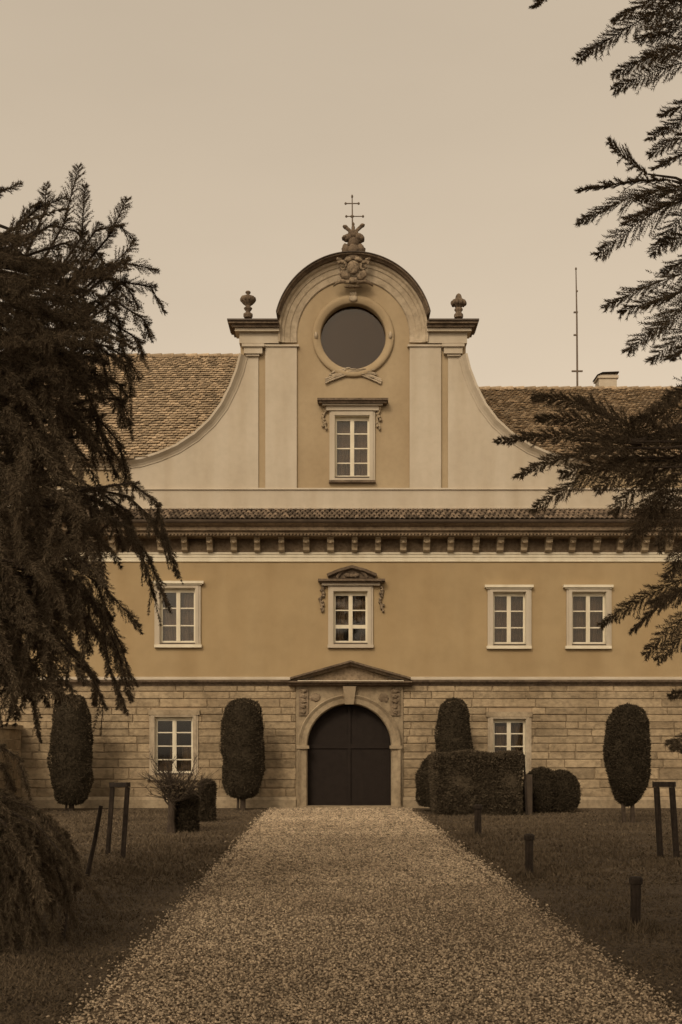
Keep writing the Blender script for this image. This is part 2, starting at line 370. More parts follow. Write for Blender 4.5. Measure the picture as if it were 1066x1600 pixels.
while x < XR - .06:
    co.lathe((x, FY - .60, zA + .025), [(0, -.034), (.026, -.02), (.034, 0), (.026, .02), (0, .034)], 6, tone=random.random()); x += .095
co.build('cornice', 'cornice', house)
gt = MB(); zG = zA + .30
gt.sweep([(XL, zG), (XR, zG)], [(.004, .02), (.004, .90), (.05, .93), (.075, .90), (.075, .02)])
gt.build('gutter', 'lead', house)
# the little tiled skirt on the cornice
et = MB(); e0 = zG + .078; x = XL; y_edge = FY - .92; ztop2 = Z(797)
while x < XR:
    w = .135
    for r in range(4):
        t0, t1 = r / 4, (r + 1) / 4 + .06
        off = w / 2 if r % 2 else 0
        ya, yb = y_edge + .9 * t0, y_edge + .9 * min(t1, 1); za = e0 + (ztop2 - e0) * t0 + .045 + random.uniform(0, .012); zb = e0 + (ztop2 - e0) * min(t1, 1) + .012
        tn = random.random(); xs = [x + off - .062, x + off - .045, x + off - .02, x + off + .02, x + off + .045, x + off + .062]; hh = [0, .022, .038, .038, .022, 0]
        v = [(a, ya - .01 * (b > .03), za + b) for a, b in zip(xs, hh)] + [(a, yb, zb + b) for a, b in zip(xs, hh)] + [(a, ya, za + b - .03) for a, b in zip(xs, hh)]
        et.add(v, [(i, i + 1, i + 7, i + 6) for i in range(5)] + [(i, i + 1, i + 13, i + 12) for i in range(5)], tn)
    x += w
et.add([(XL, y_edge + .03, e0), (XR, y_edge + .03, e0), (XR, FY + .02, ztop2), (XL, FY + .02, ztop2)], [(0, 1, 2, 3)], .1)
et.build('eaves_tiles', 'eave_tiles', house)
# attic: parapet under the gable, eaves left and right of it
for a, b in ((XL, X(196)), (X(908), XR)):
    at = MB(); at.box(a, b, FY + .02, FY + .4, Z(768), Z(722)); at.build('attic_wall', 'faded', house)
at = MB(); at.box(XL, XR, FY + .02, FY + .4, Z(801), Z(768) - .003); at.build('attic_base', 'cream', house)
pp = MB(); pp.sweep([(XL, Z(780)), (XR, Z(780))], [(.29, 0), (.29, .11), (.245, .12), (.235, .07), (-.22, .06), (-.23, .085), (-.28, .085), (-.28, 0)])
pp.build('parapet_band', 'cream', house)
for a, b in ((XL, X(196)), (X(908), XR)):
    ev = MB(); ev.sweep([(a, Z(727)), (b, Z(727))], [(.2, 0), (.2, .32), (.15, .32), (.12, .22), (.05, .2), (.03, .12), (-.06, .1), (-.08, .05), (-.13, .05), (-.13, 0)])
    ev.build('side_eaves', 'arch', house)

# gable ---------------------------------------------------------------
GC, GY_ = 552.0, 526.0
VOL = [(196, 722), (222, 718), (248, 710), (276, 698), (304, 680), (328, 658), (346, 634), (360, 606), (370, 580), (376, 556)]
def mirror(p): return (2 * GC - p[0], p[1])
left = [(X(a), Z(b)) for a, b in VOL]; right = [(X(mirror(p)[0]), Z(p[1])) for p in VOL][::-1]
archR = 120 / S; ac, az = X(GC), Z(GY_)
top = [(X(376), Z(500))] + circle(ac, az, 112 / S, 40, math.pi - .2, .2, False) + [(X(728), Z(500))]
outline = [(X(196), Z(768))] + left + top + right + [(X(908), Z(768))]
gw = MB(); gw.extrude(outline, [circle(ac, az, 53 / S, 64), opening('gable')], FY, FY + .5)
gw.build('gable_wall', 'faded', house)
for sgn in (0, 1):
    m = (lambda p: p) if not sgn else mirror
    q = lambda pts: [(X(m(p)[0]), Z(p[1])) for p in pts]
    pn = MB(); pn.extrude(q([(404, 765), (404, 556)] + [(a + 3, b + 2) for a, b in VOL[::-1]] + [(210, 765)]), [], FY - .045, FY - .001)
    pn.build('volute_panel', 'cream', house)
    vo = MB(); path = q(VOL)
    pr = [(.02, 0), (.02, .22), (-.04, .22), (-.08, .17), (-.12, .12), (-.18, .075), (-.21, .07), (-.21, 0)]
    if sgn: pr = [(-a, b) for a, b in pr]
    vo.sweep(path, pr); vo.build('volute_moulding', 'cream', house)
    ps = MB(); ps.extrude(q([(415, 764), (415, 541), (464, 541), (464, 764)]), [], FY - .08, FY - .001)
    ps.build('pilaster', 'cream', house)
    en = MB()
    for a, b, c, d, dep in ((374, 436, 517, 536, .16), (367, 436, 510.5, 517, .30), (378, 413, 536.5, 541, .23), (381, 410, 541, 552, .17), (384, 405, 552, 556, .12), (413, 467, 538, 541, .13)):
        p0, p1 = (a, b) if not sgn else (2 * GC - b, 2 * GC - a)
        en.pbox(p0, p1, c, d, -.3, dep)
    eo = en.build('entablature', 'cream', house)
    ca = MB()
    for a, b, c, d, dep in ((362, 436, 504.5, 510.5, .38), (357, 436, 500, 504.5, .47)):
        p0, p1 = (a, b) if not sgn else (2 * GC - b, 2 * GC - a)
        ca.pbox(p0, p1, c, d, -.45, dep)
    ca.build('cap_slab', 'dark_stone', eo)
    fl = MB(); p0, p1 = (355, 434) if not sgn else (2 * GC - 434, 2 * GC - 355)
    fl.pbox(p0, p1, 497.5, 500, -.5, .52); fl.build('metal_cover', 'lead', eo)
    u = MB(); ux = X(388) if not sgn else X(716.5); uz = Z(497.5)
    if not sgn:
        prof = [(.11, 0), (.13, .03), (.13, .10), (.08, .13), (.06, .17), (.10, .22), (.12, .26), (.07, .30), (.07, .33), (.14, .38), (.20, .46), (.215, .53), (.18, .57), (.09, .585), (.05, .60), (.04, .66), (.07, .68), (.075, .71), (.05, .735), (.02, .74)]
    else:
        prof = [(.12, 0), (.13, .03), (.125, .09), (.09, .12), (.08, .16), (.12, .21), (.11, .25), (.07, .27), (.10, .30), (.17, .36), (.18, .43), (.15, .49), (.10, .52), (.09, .55), (.08, .60), (.055, .645), (.02, .67)]
    u.lathe((ux, FY - .05, uz), prof, 16)
    for k in range(10):                               # leaves and gadroons on the bowl
        a = 2 * math.pi * k / 10
        u.blob((ux + .175 * math.cos(a), FY - .05 + .175 * math.sin(a), uz + (.50 if not sgn else .40)), (.05, .05, .075), k, .2, 6, 5)
    u.build('urn', 'dark_stone', eo, True)
# arched cornice
am = MB(); arc = circle(ac, az, archR, 56, math.pi - .24, .24, False)
am.sweep(circle(ac, az, archR, 56, math.pi + .10, -.10, False), [(-.06, 0), (-.06, .22), (-.11, .20), (-.15, .14), (-.22, .125), (-.24, .10), (-.37, .085), (-.40, .06), (-.55, .05), (-.57, .03), (-.57, 0)])
am.build('arch_moulding', 'arch', house)
am = MB(); am.sweep(arc, [(.035, -.5), (.035, .42), (.0, .42), (-.03, .34), (-.06, .30), (-.06, -.5)])
am.build('arch_cap', 'dark_stone', house)
am = MB(); am.sweep(circle(ac, az, archR, 56, math.pi - .25, .25, False), [(.056, -.52), (.056, .46), (.036, .46), (.036, -.52)]); am.build('metal_cover', 'lead', house)
# round window
rw = MB(); ringp = circle(ac, az, 1, 72, 0, 2 * math.pi, False)
n = 72; prof = [(64 / S, .0), (64 / S, .06), (62 / S, .09), (58 / S, .10), (56 / S, .075), (52 / S, .07), (51 / S, .02), (50.5 / S, -.3), (53.5 / S, -.3)]
v = []; f = []
for k in range(n):
    c, s_ = math.cos(2 * math.pi * k / n), math.sin(2 * math.pi * k / n)
    v += [(ac + r * c, FY - d, az + r * s_) for r, d in prof]
m_ = len(prof)
f = [(k * m_ + j, k * m_ + (j + 1) % m_, ((k + 1) % n) * m_ + (j + 1) % m_, ((k + 1) % n) * m_ + j) for k in range(n) for j in range(m_)]
rw.add(v, f, .5); rwo = rw.build('round_window', 'faded', house, True)
pn = MB(); pn.extrude(circle(ac, az, 50.8 / S, 64), [], FY + .17, FY + .18); pn.build('pane', 'round_glass', rwo)
bk = MB(); bk.extrude(circle(ac, az, 50.8 / S, 64), [], FY + .22, FY + .25); bk.build('grey_blind', material('grey_blind', (.26, .185, .115), (.30, .22, .14), 2), rwo)
for a, w in ((90, .12), (0, .05), (180, .05)):
    ks = MB(); c, s_ = math.cos(R(a)), math.sin(R(a)); rr = 58 / S
    ks.blob((ac + rr * c, FY - .10, az + rr * s_), (w, .06, .10), a, .25, 10, 8)
    if a == 90:
        for k in (-1, 0, 1): ks.blob((ac + k * .06, FY - .13, az + 64 / S), (.035, .04, .06), k + 5, .2, 8, 6)
    ks.build('key_ornament', 'arch', rwo, True)
# crossed branches below the round window
wr = MB(); rnd = random.Random(3)
for sg in (-1, 1):
    base = [(552 - sg * 34 * (1 - t) + sg * 48 * t * 1.0 - sg * 10, 598 - 13 * math.sin(math.pi * t * .8) - 5 * t) for t in np.linspace(0, 1, 12)]
    for off in (0, 6, 11):
        pts = [Vector((X(a + rnd.uniform(-1, 1)), FY - .05 - .02 * (sg > 0), Z(b - off * .55 + 2 + off * .4 * i / 12))) for i, (a, b) in enumerate(base)]
        wr.tube(pts, [.03 - .0015 * i for i in range(12)], 6)
    for i in range(9):
        a, b = base[i + 2]
        wr.blob((X(a), FY - .07, Z(b - 4 + rnd.uniform(-4, 4))), (.085, .03, .028), i, .3, 7, 5, rot=rnd.uniform(-.6, .6))
wr.build('carved_branches', 'arch', house, True)
# cartouche on the crown of the arch
ct = MB(); cx_, cz_ = X(552), Z(431)
ct.blob((cx_, FY - .46, cz_ + .04), (.17, .09, .19), 1, .12, 16, 12)
for sg in (-1, 1):
    sp = [Vector((cx_ + sg * (.30 + (.16 - .012 * i) * math.cos(.62 * i + .6)), FY - .42, cz_ + .08 + (.16 - .012 * i) * math.sin(.62 * i + .6))) for i in range(12)]
    ct.tube(sp, [.055 - .003 * i for i in range(12)], 7)
    ct.tube([(cx_ + sg * .10, FY - .40, cz_ - .34), (cx_ + sg * .28, FY - .36, cz_ - .28), (cx_ + sg * .42, FY - .30, cz_ - .30), (cx_ + sg * .55, FY - .22, cz_ - .38)], [.05, .07, .05, .015])
    ct.blob((cx_ + sg * .24, FY - .42, cz_ - .16), (.17, .08, .11), 3 + sg, .3, 10, 8, rot=sg * .7)
    ct.blob((cx_ + sg * .38, FY - .40, cz_ + .27), (.10, .08, .05), 6 + sg, .3, 10, 8, rot=sg * .5)
    ct.blob((cx_ + sg * .14, FY - .42, cz_ + .27), (.12, .08, .07), 8 + sg, .35, 10, 8, rot=-sg * .4)
ct.blob((cx_, FY - .36, cz_ - .28), (.20, .09, .09), 12, .3, 10, 8); ct.blob((cx_, FY - .28, cz_ - .42), (.26, .08, .035), 14, .1, 10, 8)
ct.build('cartouche', 'ornament', house, True)
# crowning finial: carved pedestal, helm, two horns and the iron cross
fi = MB(); fx, fy = X(552), FY - .15; z0 = Z(408)
fi.lathe((fx, fy, z0 - .1), [(.33, 0), (.33, .13), (.30, .17), (.29, .19)], 14, 1, .7)
for k, (dx, dz, rx, rz) in enumerate(((-.20, .27, .13, .18), (.20, .27, .13, .18), (0, .27, .17, .16), (0, .50, .17, .18), (-.15, .62, .15, .10), (.15, .62, .16, .12), (0, .72, .15, .13), (-.24, .62, .08, .06), (.23, .60, .09, .08))):
    fi.blob((fx + dx, fy - .04 * (k == 2), z0 + dz - .05), (rx, .14, rz), k, .35, 12, 10, 2.6)
for sg, L in ((-1, 0), (1, 1)):
    e = Vector((fx + sg * (.22 + .03 * L), fy, z0 + .88 + .04 * L))
    fi.tube([(fx + sg * .04, fy, z0 + .70), (fx + sg * .12, fy, z0 + .80), e], [.06, .05, .055])
    fi.blob(e, (.075, .07, .055), 20 + L, .3, 9, 7, rot=sg * .3)
fi.lathe((fx, fy, z0 + .78), [(.05, 0), (.05, .10), (.03, .14), (.045, .18), (.015, .23)], 8)
fio = fi.build('crown_finial', 'dark_stone', house, True)
cr = MB(); zt = Z(311)
cr.tube([(fx - .02, fy, z0 + .9), (fx - .03, fy, zt)], [.022, .014])
cr.tube([(fx - .20, fy, Z(322)), (fx + .14, fy, Z(322))], .016); cr.tube([(fx - .18, fy, Z(342)), (fx + .26, fy, Z(342))], .014)
for dx, dz in ((-.21, 322), (.15, 322), (-.19, 342), (.27, 342)): cr.blob((fx + dx, fy, Z(dz)), (.035, .03, .035), 0, .1, 8, 6)
cr.blob((fx - .03, fy, zt), (.03, .03, .05), 0, .1, 8, 6); cr.blob((fx - .03, fy, Z(342)), (.06, .04, .035), 0, .1, 8, 6)
cr.build('iron_cross', 'iron', fio)

# windows ---------------------------------------------------------------
def curtain_mesh(x0, x1, z0, z1, y, seed, gather=9.0):
    m = MB(); n = 40; v = []
    for i in range(n + 1):
        t = i / n; x = x0 + (x1 - x0) * t; d = .025 * math.sin(t * gather * 6.28 + seed) + .012 * math.sin(t * 37 + seed * 2)
        v += [(x, y + d, z0), (x, y + d * .7, z1)]
    m.add(v, [(2 * i, 2 * i + 2, 2 * i + 3, 2 * i + 1) for i in range(n)]); return m
def window(key, rows, label, hood, curtains, transom=None, sash_dy=0):
    a, b, c, d = WINS[key]
    ca = MB(); ca.extrude(prect(a, b, c, d), [opening(key)], FY - .06, FY - .001)
    ca.extrude(prect(a + 3, b - 3, c + 4, d - 2), [opening(key)], FY - .085, FY - .055)
    w = ca.build('window', 'cream' if hood not in ('ears',) else 'arch', house); w['label'] = label
    op = opening(key); x0, x1, z0, z1 = op[0][0], op[1][0], op[0][1], op[2][1]
    rv = MB(); rv.extrude(rect(x0 - .004, x1 + .004, z0 - .004, z1 + .004), [rect(x0 + .012, x1 - .012, z0 + .012, z1 - .012)], FY - .05, FY + .3); rv.build('reveal', 'white', w)
    sx0, sx1, sz0, sz1 = x0 + .014, x1 - .014, z0 + .05, z1 - .06; ys, ye = FY + .10, FY + .155
    mid = (sx0 + sx1) / 2; sa = MB(); fw = .05
    sa.box(sx0, sx1, ys, ye, z1 - .06, z1 - .013); 
    sa.box(sx0, sx0 + fw, ys, ye, sz0, sz1); sa.box(sx1 - fw, sx1, ys, ye, sz0, sz1); sa.box(sx0 + fw, sx1 - fw, ys + .002, ye, sz0, sz0 + .06); sa.box(sx0 + fw, sx1 - fw, ys + .002, ye, sz1 - fw, sz1 - .001)
    sa.box(mid - .055, mid + .055, ys - .012, ye, sz0 + .002, sz1 - .002); sa.box(mid - .018, mid + .018, ys - .024, ys - .0125, sz0 + .01, sz1 - .01)
    for k in range(1, rows):
        zz = sz0 + (sz1 - sz0) * k / rows
        hh = .016
        if transom == k: hh = .05
        sa.box(sx0 + fw, sx1 - fw, ys + .008, ye - .01, zz - hh, zz + hh)
    sa.build('sash', 'white', w)
    pn = MB(); pn.box(sx0 + .01, sx1 - .01, ye - .022, ye - .018, sz0 + .01, sz1 - .01); pn.build('pane', 'glass', w)
    for i, (u0, u1, t0, t1, g) in enumerate(curtains):
        curtain_mesh(sx0 + (sx1 - sx0) * u0, sx0 + (sx1 - sx0) * u1, sz0 + (sz1 - sz0) * t0, sz0 + (sz1 - sz0) * t1, ye + .10 + .03 * i, i + len(key), g).build('curtain', 'curtain', w)
    sl = MB(); sl.box(x0 + .012, x1 - .012, FY - .07, FY + .3, z0 + .0125, z0 + .045); sl.build('sill_board', 'lead', w)
    if hood == 'cap':
        h = MB(); h.pbox(a - 4, b + 4, c - 1.5, c + 2.5, 0, .16); h.pbox(a - 1.5, b + 1.5, c + 2.5, c + 5, .0, .11); h.build('lintel_cap', 'white', w)
        h = MB(); h.pbox(a - 1, b + 1, d - 5, d - .5, 0, .12); h.build('stone_sill', 'white', w)
    elif hood == 'ears':
        h = MB(); h.pbox(a - 2, b + 2, c - 1, c + 7, 0, .10); h.build('lintel', 'portal', w)
        h = MB(); h.pbox(a - 6, b + 4, d - 5, d + 3, 0, .14); h.build('stone_sill', 'portal', w)
    elif hood == 'cornice':
        h = MB(); h.pbox(496, 607, 621.5, 625, 0, .34); h.pbox(498, 605, 625, 629, 0, .28); h.build('hood_cornice', 'dark_stone', w)
        h = MB(); h.pbox(504, 598, 629, 633, 0, .20); h.pbox(510, 592, 633, 641, 0, .12); h.build('hood_frieze', 'cream', w)
        h = MB(); h.pbox(a - 1, b + 1, d - 3, d + .5, 0, .14); h.build('stone_sill', 'dark_stone', w)
    elif hood == 'pediment':
        h = MB(); h.pbox(497, 602, 904, 907.5, 0, .30); h.pbox(499, 600, 907.5, 910, 0, .22)
        h.sweep([(X(512), Z(901)), (X(530), Z(893.5)), (X(550), Z(888)), (X(570), Z(893.5)), (X(588), Z(901))], [(.05, 0), (.05, .26), (-.02, .24), (-.05, .14), (-.05, 0)])
        h.sweep(circle(X(550), Z(915), 26 / S, 16, R(155), R(25), False), [(.035, 0), (.035, .17), (-.035, .15), (-.035, 0)])
        h.extrude([(X(514), Z(904)), (X(586), Z(904)), (X(570), Z(896)), (X(550), Z(889)), (X(530), Z(896))], [], FY - .09, FY - .001)
        for k in (-1, 0, 1): h.blob((X(550 + k * 7), FY - .13, Z(900)), (.09, .05, .06), k + 3, .35, 8, 6)
        h.build('hood_pediment', 'dark_stone', w)
        h = MB(); h.pbox(503, 594, 910, 914.5, 0, .15); h.build('hood_frieze', 'cream', w); h = MB(); h.pbox(a - 1, b + 1, d - 5, d, 0, .12); h.build('stone_sill', 'cream', w)
    if hood in ('cornice', 'pediment'):               # carved drops beside the window
        oy = 634 if hood == 'cornice' else 918
        for sg in (-1, 1):
            h = MB(); rr = random.Random(int(oy) + sg); bx = 507 if sg < 0 else 591.5
            if hood == 'pediment': bx = 503 if sg < 0 else 596
            for k in range(9):
                h.blob((X(bx + rr.uniform(-3, 3)), FY - .05, Z(oy + 4.6 * k)), (.06 - .003 * k, .05, .045), k + oy, .45, 8, 6, 3.5)
            h.tube([(X(bx + 2.5 * math.sin(k * .9)), FY - .06, Z(oy - 2 + 4.4 * k)) for k in range(10)], .024, 6)
            h.build('carved_drop', 'ornament' if hood == 'pediment' else 'portal', w, True)
    return w
full = lambda *r: [(0.02, .49, .0, 1, 5), (.51, .98, .0, 1, 5)]
window('gable', 4, 'tall gable window of eight panes with a straight hood', 'cornice', [(0.03, .49, .0, .52, 4), (.52, .97, .0, .52, 4), (0.03, .97, .5, 1, 1.5)])
window('mid_up', 3, 'window over the gate with a small curved pediment', 'pediment', [(0.03, .5, .3, 1, 3), (.55, .97, .45, 1, 3), (.03, .3, 0, .4, 2), (.78, .97, 0, .5, 2)], transom=1)
window('left_up', 3, 'upper window behind the drooping conifer branch', 'cap', [(0.03, .97, 0, .66, 6), (.6, .97, .6, 1, 2)])
window('right_up', 3, 'curtained upper window right of the gate', 'cap', full())
window('far_up', 3, 'curtained upper window by the right-hand conifer', 'cap', full())
window('left_low', 4, 'tall ground-floor window behind the bare shrub', 'ears', [(.36, .5, 0, .62, 2), (.55, .62, .1, .7, 1), (.68, .92, 0, .5, 2), (.05, .95, .0, .2, 3)])
window('right_low', 4, 'ground-floor window behind the clipped hedge', 'ears', [(.03, .44, .0, .9, 4), (.6, .97, .0, 1, 4)])

# portal ---------------------------------------------------------------
pc, pz = X(546), Z(1166); pr_ = 65.5 / S
arch_in = [(pc - pr_, -.05)] + circle(pc, pz, pr_, 40, math.pi, 0, False) + [(pc + pr_, -.05)]
ro = 78 / S
sp = MB(); sp.extrude([(X(463), 0)] + [(X(463), Z(1071)), (X(630), Z(1071)), (X(630), 0)] + arch_in[::-1], [], FY - .05, FY + .42)
por = sp.build('portal', 'portal', house)
ri = MB(); ring_o = [(pc - ro, -.04)] + circle(pc, pz, ro, 40, math.pi, 0, False) + [(pc + ro, -.04)]
ri.sweep(ring_o, [(.05, .03), (.05, .16), (.02, .19), (-.02, .16), (-.06, .13), (-.19, .115), (-.21, .09), (-.21, .03)])
ri.build('arch_surround', 'portal', por)
vj = MB(); rnd = random.Random(8)
for a in range(0, 181, 15):                           # joints between the arch stones
    pass
for sg in (-1, 1):
    x = pc + sg * (pr_ + .12); im = MB(); im.box(x - .17, x + .17, FY - .21, FY - .03, pz - .07, pz + .02)
    im.build('impost', 'portal', por)
kb = MB()
zk0, zk1 = Z(1101), Z(1073)
v = [(pc - .12, FY - .24, zk0), (pc + .12, FY - .24, zk0), (pc + .18, FY - .28, zk1), (pc - .18, FY - .28, zk1), (pc - .12, FY - .03, zk0), (pc + .12, FY - .03, zk0), (pc + .18, FY - .03, zk1), (pc - .18, FY - .03, zk1)]
kb.add(v, [(0, 1, 2, 3), (0, 1, 5, 4), (1, 2, 6, 5), (2, 3, 7, 6), (3, 0, 4, 7)]); kb.build('keystone', 'portal', por)
for sg in (-1, 1):                                    # carved consoles in the spandrels
    cn = MB(); cn.box(pc + sg * 1.27 - .13, pc + sg * 1.27 + .13, FY - .11, FY - .03, Z(1118), Z(1075))
    for k in range(5): cn.blob((pc + sg * 1.27, FY - .12, Z(1080 + 8 * k)), (.10 - .008 * k, .06, .07), k + sg, .4, 9, 7)
    cn.blob((pc + sg * .95, FY - .06, Z(1090)), (.15, .05, .12), 4 + sg, .4, 9, 7)
    cn.build('spandrel_carving', 'cornice', por)
pd = MB(); ax, azp = X(547.5), Z(1038)
zb = Z(1068)
pd.sweep([(X(452), zb), (X(643), zb)], [(.05, 0), (.05, .40), (.01, .40), (-.02, .30), (-.06, .26), (-.08, .12), (-.08, 0)])
pd.sweep([(X(455), zb + .07), (ax, azp + .0), (X(640), zb + .07)], [(.08, 0), (.08, .42), (.03, .42), (.0, .33), (-.04, .30), (-.05, .15), (-.05, 0)])
pdo = pd.build('pediment', 'dark_stone', por)
ty = MB(); ty.extrude([(X(470), zb + .05), (X(625), zb + .05), (ax, azp - .03)], [], FY - .10, FY - .001); ty.build('pediment_field', 'cornice', pdo)
ed = MB(); ed.sweep([(X(466), zb + .055), (X(630), zb + .055)], [(.012, .1), (.012, .38), (-.004, .38), (-.004, .1)])
ed.build('painted_fillet', 'white', pdo)
# gate leaves
dr = MB()
dr.extrude([(pc - pr_, -.04)] + circle(pc, pz, pr_ - .002, 40, math.pi, 0, False) + [(pc + pr_, -.04)], [], FY + .30, FY + .36)
for sg in (-1, 1):
    for k in range(6):
        x0 = pc + sg * (.04 + k * .18); h = pz + math.sqrt(max(0.01, pr_ ** 2 - (abs(x0 - pc) + .17) ** 2)) - .03
        a, b = sorted((x0, x0 + sg * .178)); dr.box(a, b, FY + .293 - .003 * (k % 2), FY + .30, .12, h)
dr.box(pc - .04, pc + .04, FY + .24, FY + .30, .02, pz + pr_ - .04); dr.box(pc - pr_ + .01, pc + pr_ - .01, FY + .25, FY + .30, pz - .06, pz + .06)
dro = dr.build('double_gate', 'door', por)
th = MB(); th.box(pc - 1.45, pc + 1.45, FY - .28, FY + .3, -.1, .05); th.build('threshold', 'portal', por)

# roof ---------------------------------------------------------------
def blocked(x, y, z):                                  # would lie inside or in front of the gable wall
    if y > FY + .5 or not X(196) < x < X(908): return False
    for P_ in (left, right):
        for (xa, za), (xb, zb_) in zip(P_[:-1], P_[1:]):
            if xa <= x <= xb: return z < za + (zb_ - za) * (x - xa) / (xb - xa) - .03
    return True
def roof_side(x0, x1, ze, ridge_y, ridge_z, seed):
    m = MB(); rr = np.random.default_rng(seed)
    y0 = FY - .34; L = math.hypot(ridge_y - y0, ridge_z - ze); ux = np.array([0, (ridge_y - y0) / L, (ridge_z - ze) / L]); un = np.array([0, -ux[2], ux[1]])
    ex, tw = .165, .132; rows = int(L / ex) + 1; cols = int((x1 - x0) / tw) + 1
    A = []; tn = []
    for r in range(rows):
        for c in range(cols):
            x = x0 + c * tw + (tw / 2 if r % 2 else 0) + rr.normal(0, .006); s0 = r * ex + rr.normal(0, .014); s1 = min(s0 + ex * 1.5, L); s0 = min(s0, L - .02)
            if blocked(x, y0 + ux[1] * s0, ze + ux[2] * s0): continue
            lift = .045 + rr.uniform(0, .022); w = tw * .47
            pts = [(-w, .055, .8), (-w * .6, .012, 1), (0, 0, 1.15), (w * .6, .012, 1), (w, .055, .8)]
            v = [tuple(np.array([x + a, y0, ze]) + ux * (s0 + b) + un * lift * k) for a, b, k in pts] + [tuple(np.array([x + w, y0, ze]) + ux * s1 + un * .004), tuple(np.array([x - w, y0, ze]) + ux * s1 + un * .004)]
            v += [tuple(np.array([x + a, y0, ze]) + ux * (s0 + b + .004) + un * (lift * k - .02)) for a, b, k in pts]
            m.add(v, [(0, 1, 2, 3, 4, 5, 6)] + [(i, i + 1, i + 8, i + 7) for i in range(4)], float(np.clip(rr.normal(.5, .3), 0, 1)))
    nx, ns_ = int((x1 - x0) / .12), 60                 # boarding under the tiles, stopping at the gable
    for r in range(ns_):
        for c in range(nx):
            xa, xb = x0 + (x1 - x0) * c / nx, x0 + (x1 - x0) * (c + 1) / nx; s0, s1 = L * r / ns_, L * (r + 1) / ns_
            if blocked((xa + xb) / 2, y0 + ux[1] * s0, ze + ux[2] * s0): continue
            if r >= 12 and c == 0: m.add([(x0, y0 + ux[1] * s0, ze + ux[2] * s0), (x1, y0 + ux[1] * s0, ze + ux[2] * s0), (x1, y0 + ux[1] * s1, ze + ux[2] * s1), (x0, y0 + ux[1] * s1, ze + ux[2] * s1)], [(0, 1, 2, 3)], .2)
            elif r < 12: m.add([(xa, y0 + ux[1] * s0, ze + ux[2] * s0), (xb, y0 + ux[1] * s0, ze + ux[2] * s0), (xb, y0 + ux[1] * s1, ze + ux[2] * s1), (xa, y0 + ux[1] * s1, ze + ux[2] * s1)], [(0, 1, 2, 3)], .2)
    m.add([(x0, ridge_y, ridge_z), (x1, ridge_y, ridge_z), (x1, 2 * ridge_y - y0, ze), (x0, 2 * ridge_y - y0, ze)], [(0, 1, 2, 3)], .2)
    x = x0                                            # ridge tiles
    while x < x1:
        m.lathe((x, ridge_y, ridge_z), [(0, 0)], 3) if False else m.tube([(x, ridge_y, ridge_z + .0), (x + .40, ridge_y, ridge_z + .012)], [.075, .095], 8); x += .38
    return m
ZE = Z(722) + .02
YL, YR = 37.2, 38.4
ZRL, ZRR = Z(557, YL), Z(608, YR)
rl = roof_side(XL - .2, X(470), ZE, YL, ZRL, 1).build('roof', 'tiles', house)
rr_ = roof_side(X(640), XR + .2, ZE, YR, ZRR, 2).build('roof', 'tiles', house)
gr = MB()                                             # the gable's own roof running back over the arch
yb = 39.0
arcp = circle(ac, az, archR - .05, 24, math.pi - .22, .22, False)
gp = [(X(378), Z(503))] + arcp + [(X(727), Z(503))]
nn = len(gp); gr.add([(a, FY + .45, b) for a, b in gp] + [(a, yb, b) for a, b in gp], [(i, i + 1, i + 1 + nn, i + nn) for i in range(nn - 1)] + [tuple(range(nn, 2 * nn))], .4)
gr.add([(X(378), FY + .45, Z(503)), (X(378), yb, Z(503)), (X(378), yb, 8), (X(378), FY + .45, 8), (X(727), FY + .45, Z(503)), (X(727), yb, Z(503)), (X(727), yb, 8), (X(727), FY + .45, 8)], [(0, 1, 2, 3), (4, 5, 6, 7), (1, 5, 6, 2)], .4)
gr.build('gable_roof', 'lead', house)
sh = MB(); yb = 2 * YL - FY + .3                      # the other walls of the house
for x in (XL, XR):
    yr, zr = (YL, ZRL) if x == XL else (YR, ZRR)
    a, b = (x, x + .4) if x == XL else (x - .4, x)
    for xx in (a, b): sh.add([(xx, FY + .43, 0), (xx, yb, 0), (xx, yb, ZE - .15), (xx, yr, zr - .15), (xx, FY + .43, ZE - .15)], [(0, 1, 2, 3, 4)])
sh.box(XL + .41, XR - .41, yb - .4, yb, 0, ZE - .1); sh.build('side_wall', 'yellow', house)
# chimney on the right-hand ridge
ch = MB(); yc = YR + .2; cx0, cx1 = X(936, yc), X(964, yc); zc = ZRR - .5
ch.box(cx0, cx1, yc, yc + .55, zc, Z(591, yc)); ch.box(cx0 - .05, cx1 + .05, yc - .05, yc + .60, Z(591, yc), Z(587, yc)); ch.box(cx0 - .0, cx1 + .0, yc, yc + .55, Z(587, yc), Z(584.5, yc))
cho = ch.build('chimney', 'cream', rr_)
cc = MB(); cc.add([(cx0 - .08, yc - .1, Z(588, yc)), (cx0 + .1, yc - .1, Z(584, yc)), (cx1 + .06, yc - .1, Z(583, yc)), (cx0 - .08, yc + .65, Z(588, yc)), (cx0 + .1, yc + .65, Z(584, yc)), (cx1 + .06, yc + .65, Z(583, yc))], [(0, 1, 4, 3), (1, 2, 5, 4)])
cc.add([(cx0 - .08, yc - .1, Z(586.6, yc)), (cx0 + .1, yc - .1, Z(582.6, yc)), (cx1 + .06, yc - .1, Z(581.6, yc)), (cx0 - .08, yc + .65, Z(586.6, yc)), (cx0 + .1, yc + .65, Z(582.6, yc)), (cx1 + .06, yc + .65, Z(581.6, yc))], [(0, 1, 4, 3), (1, 2, 5, 4)])
cc.build('chimney_cover', 'lead', rr_)

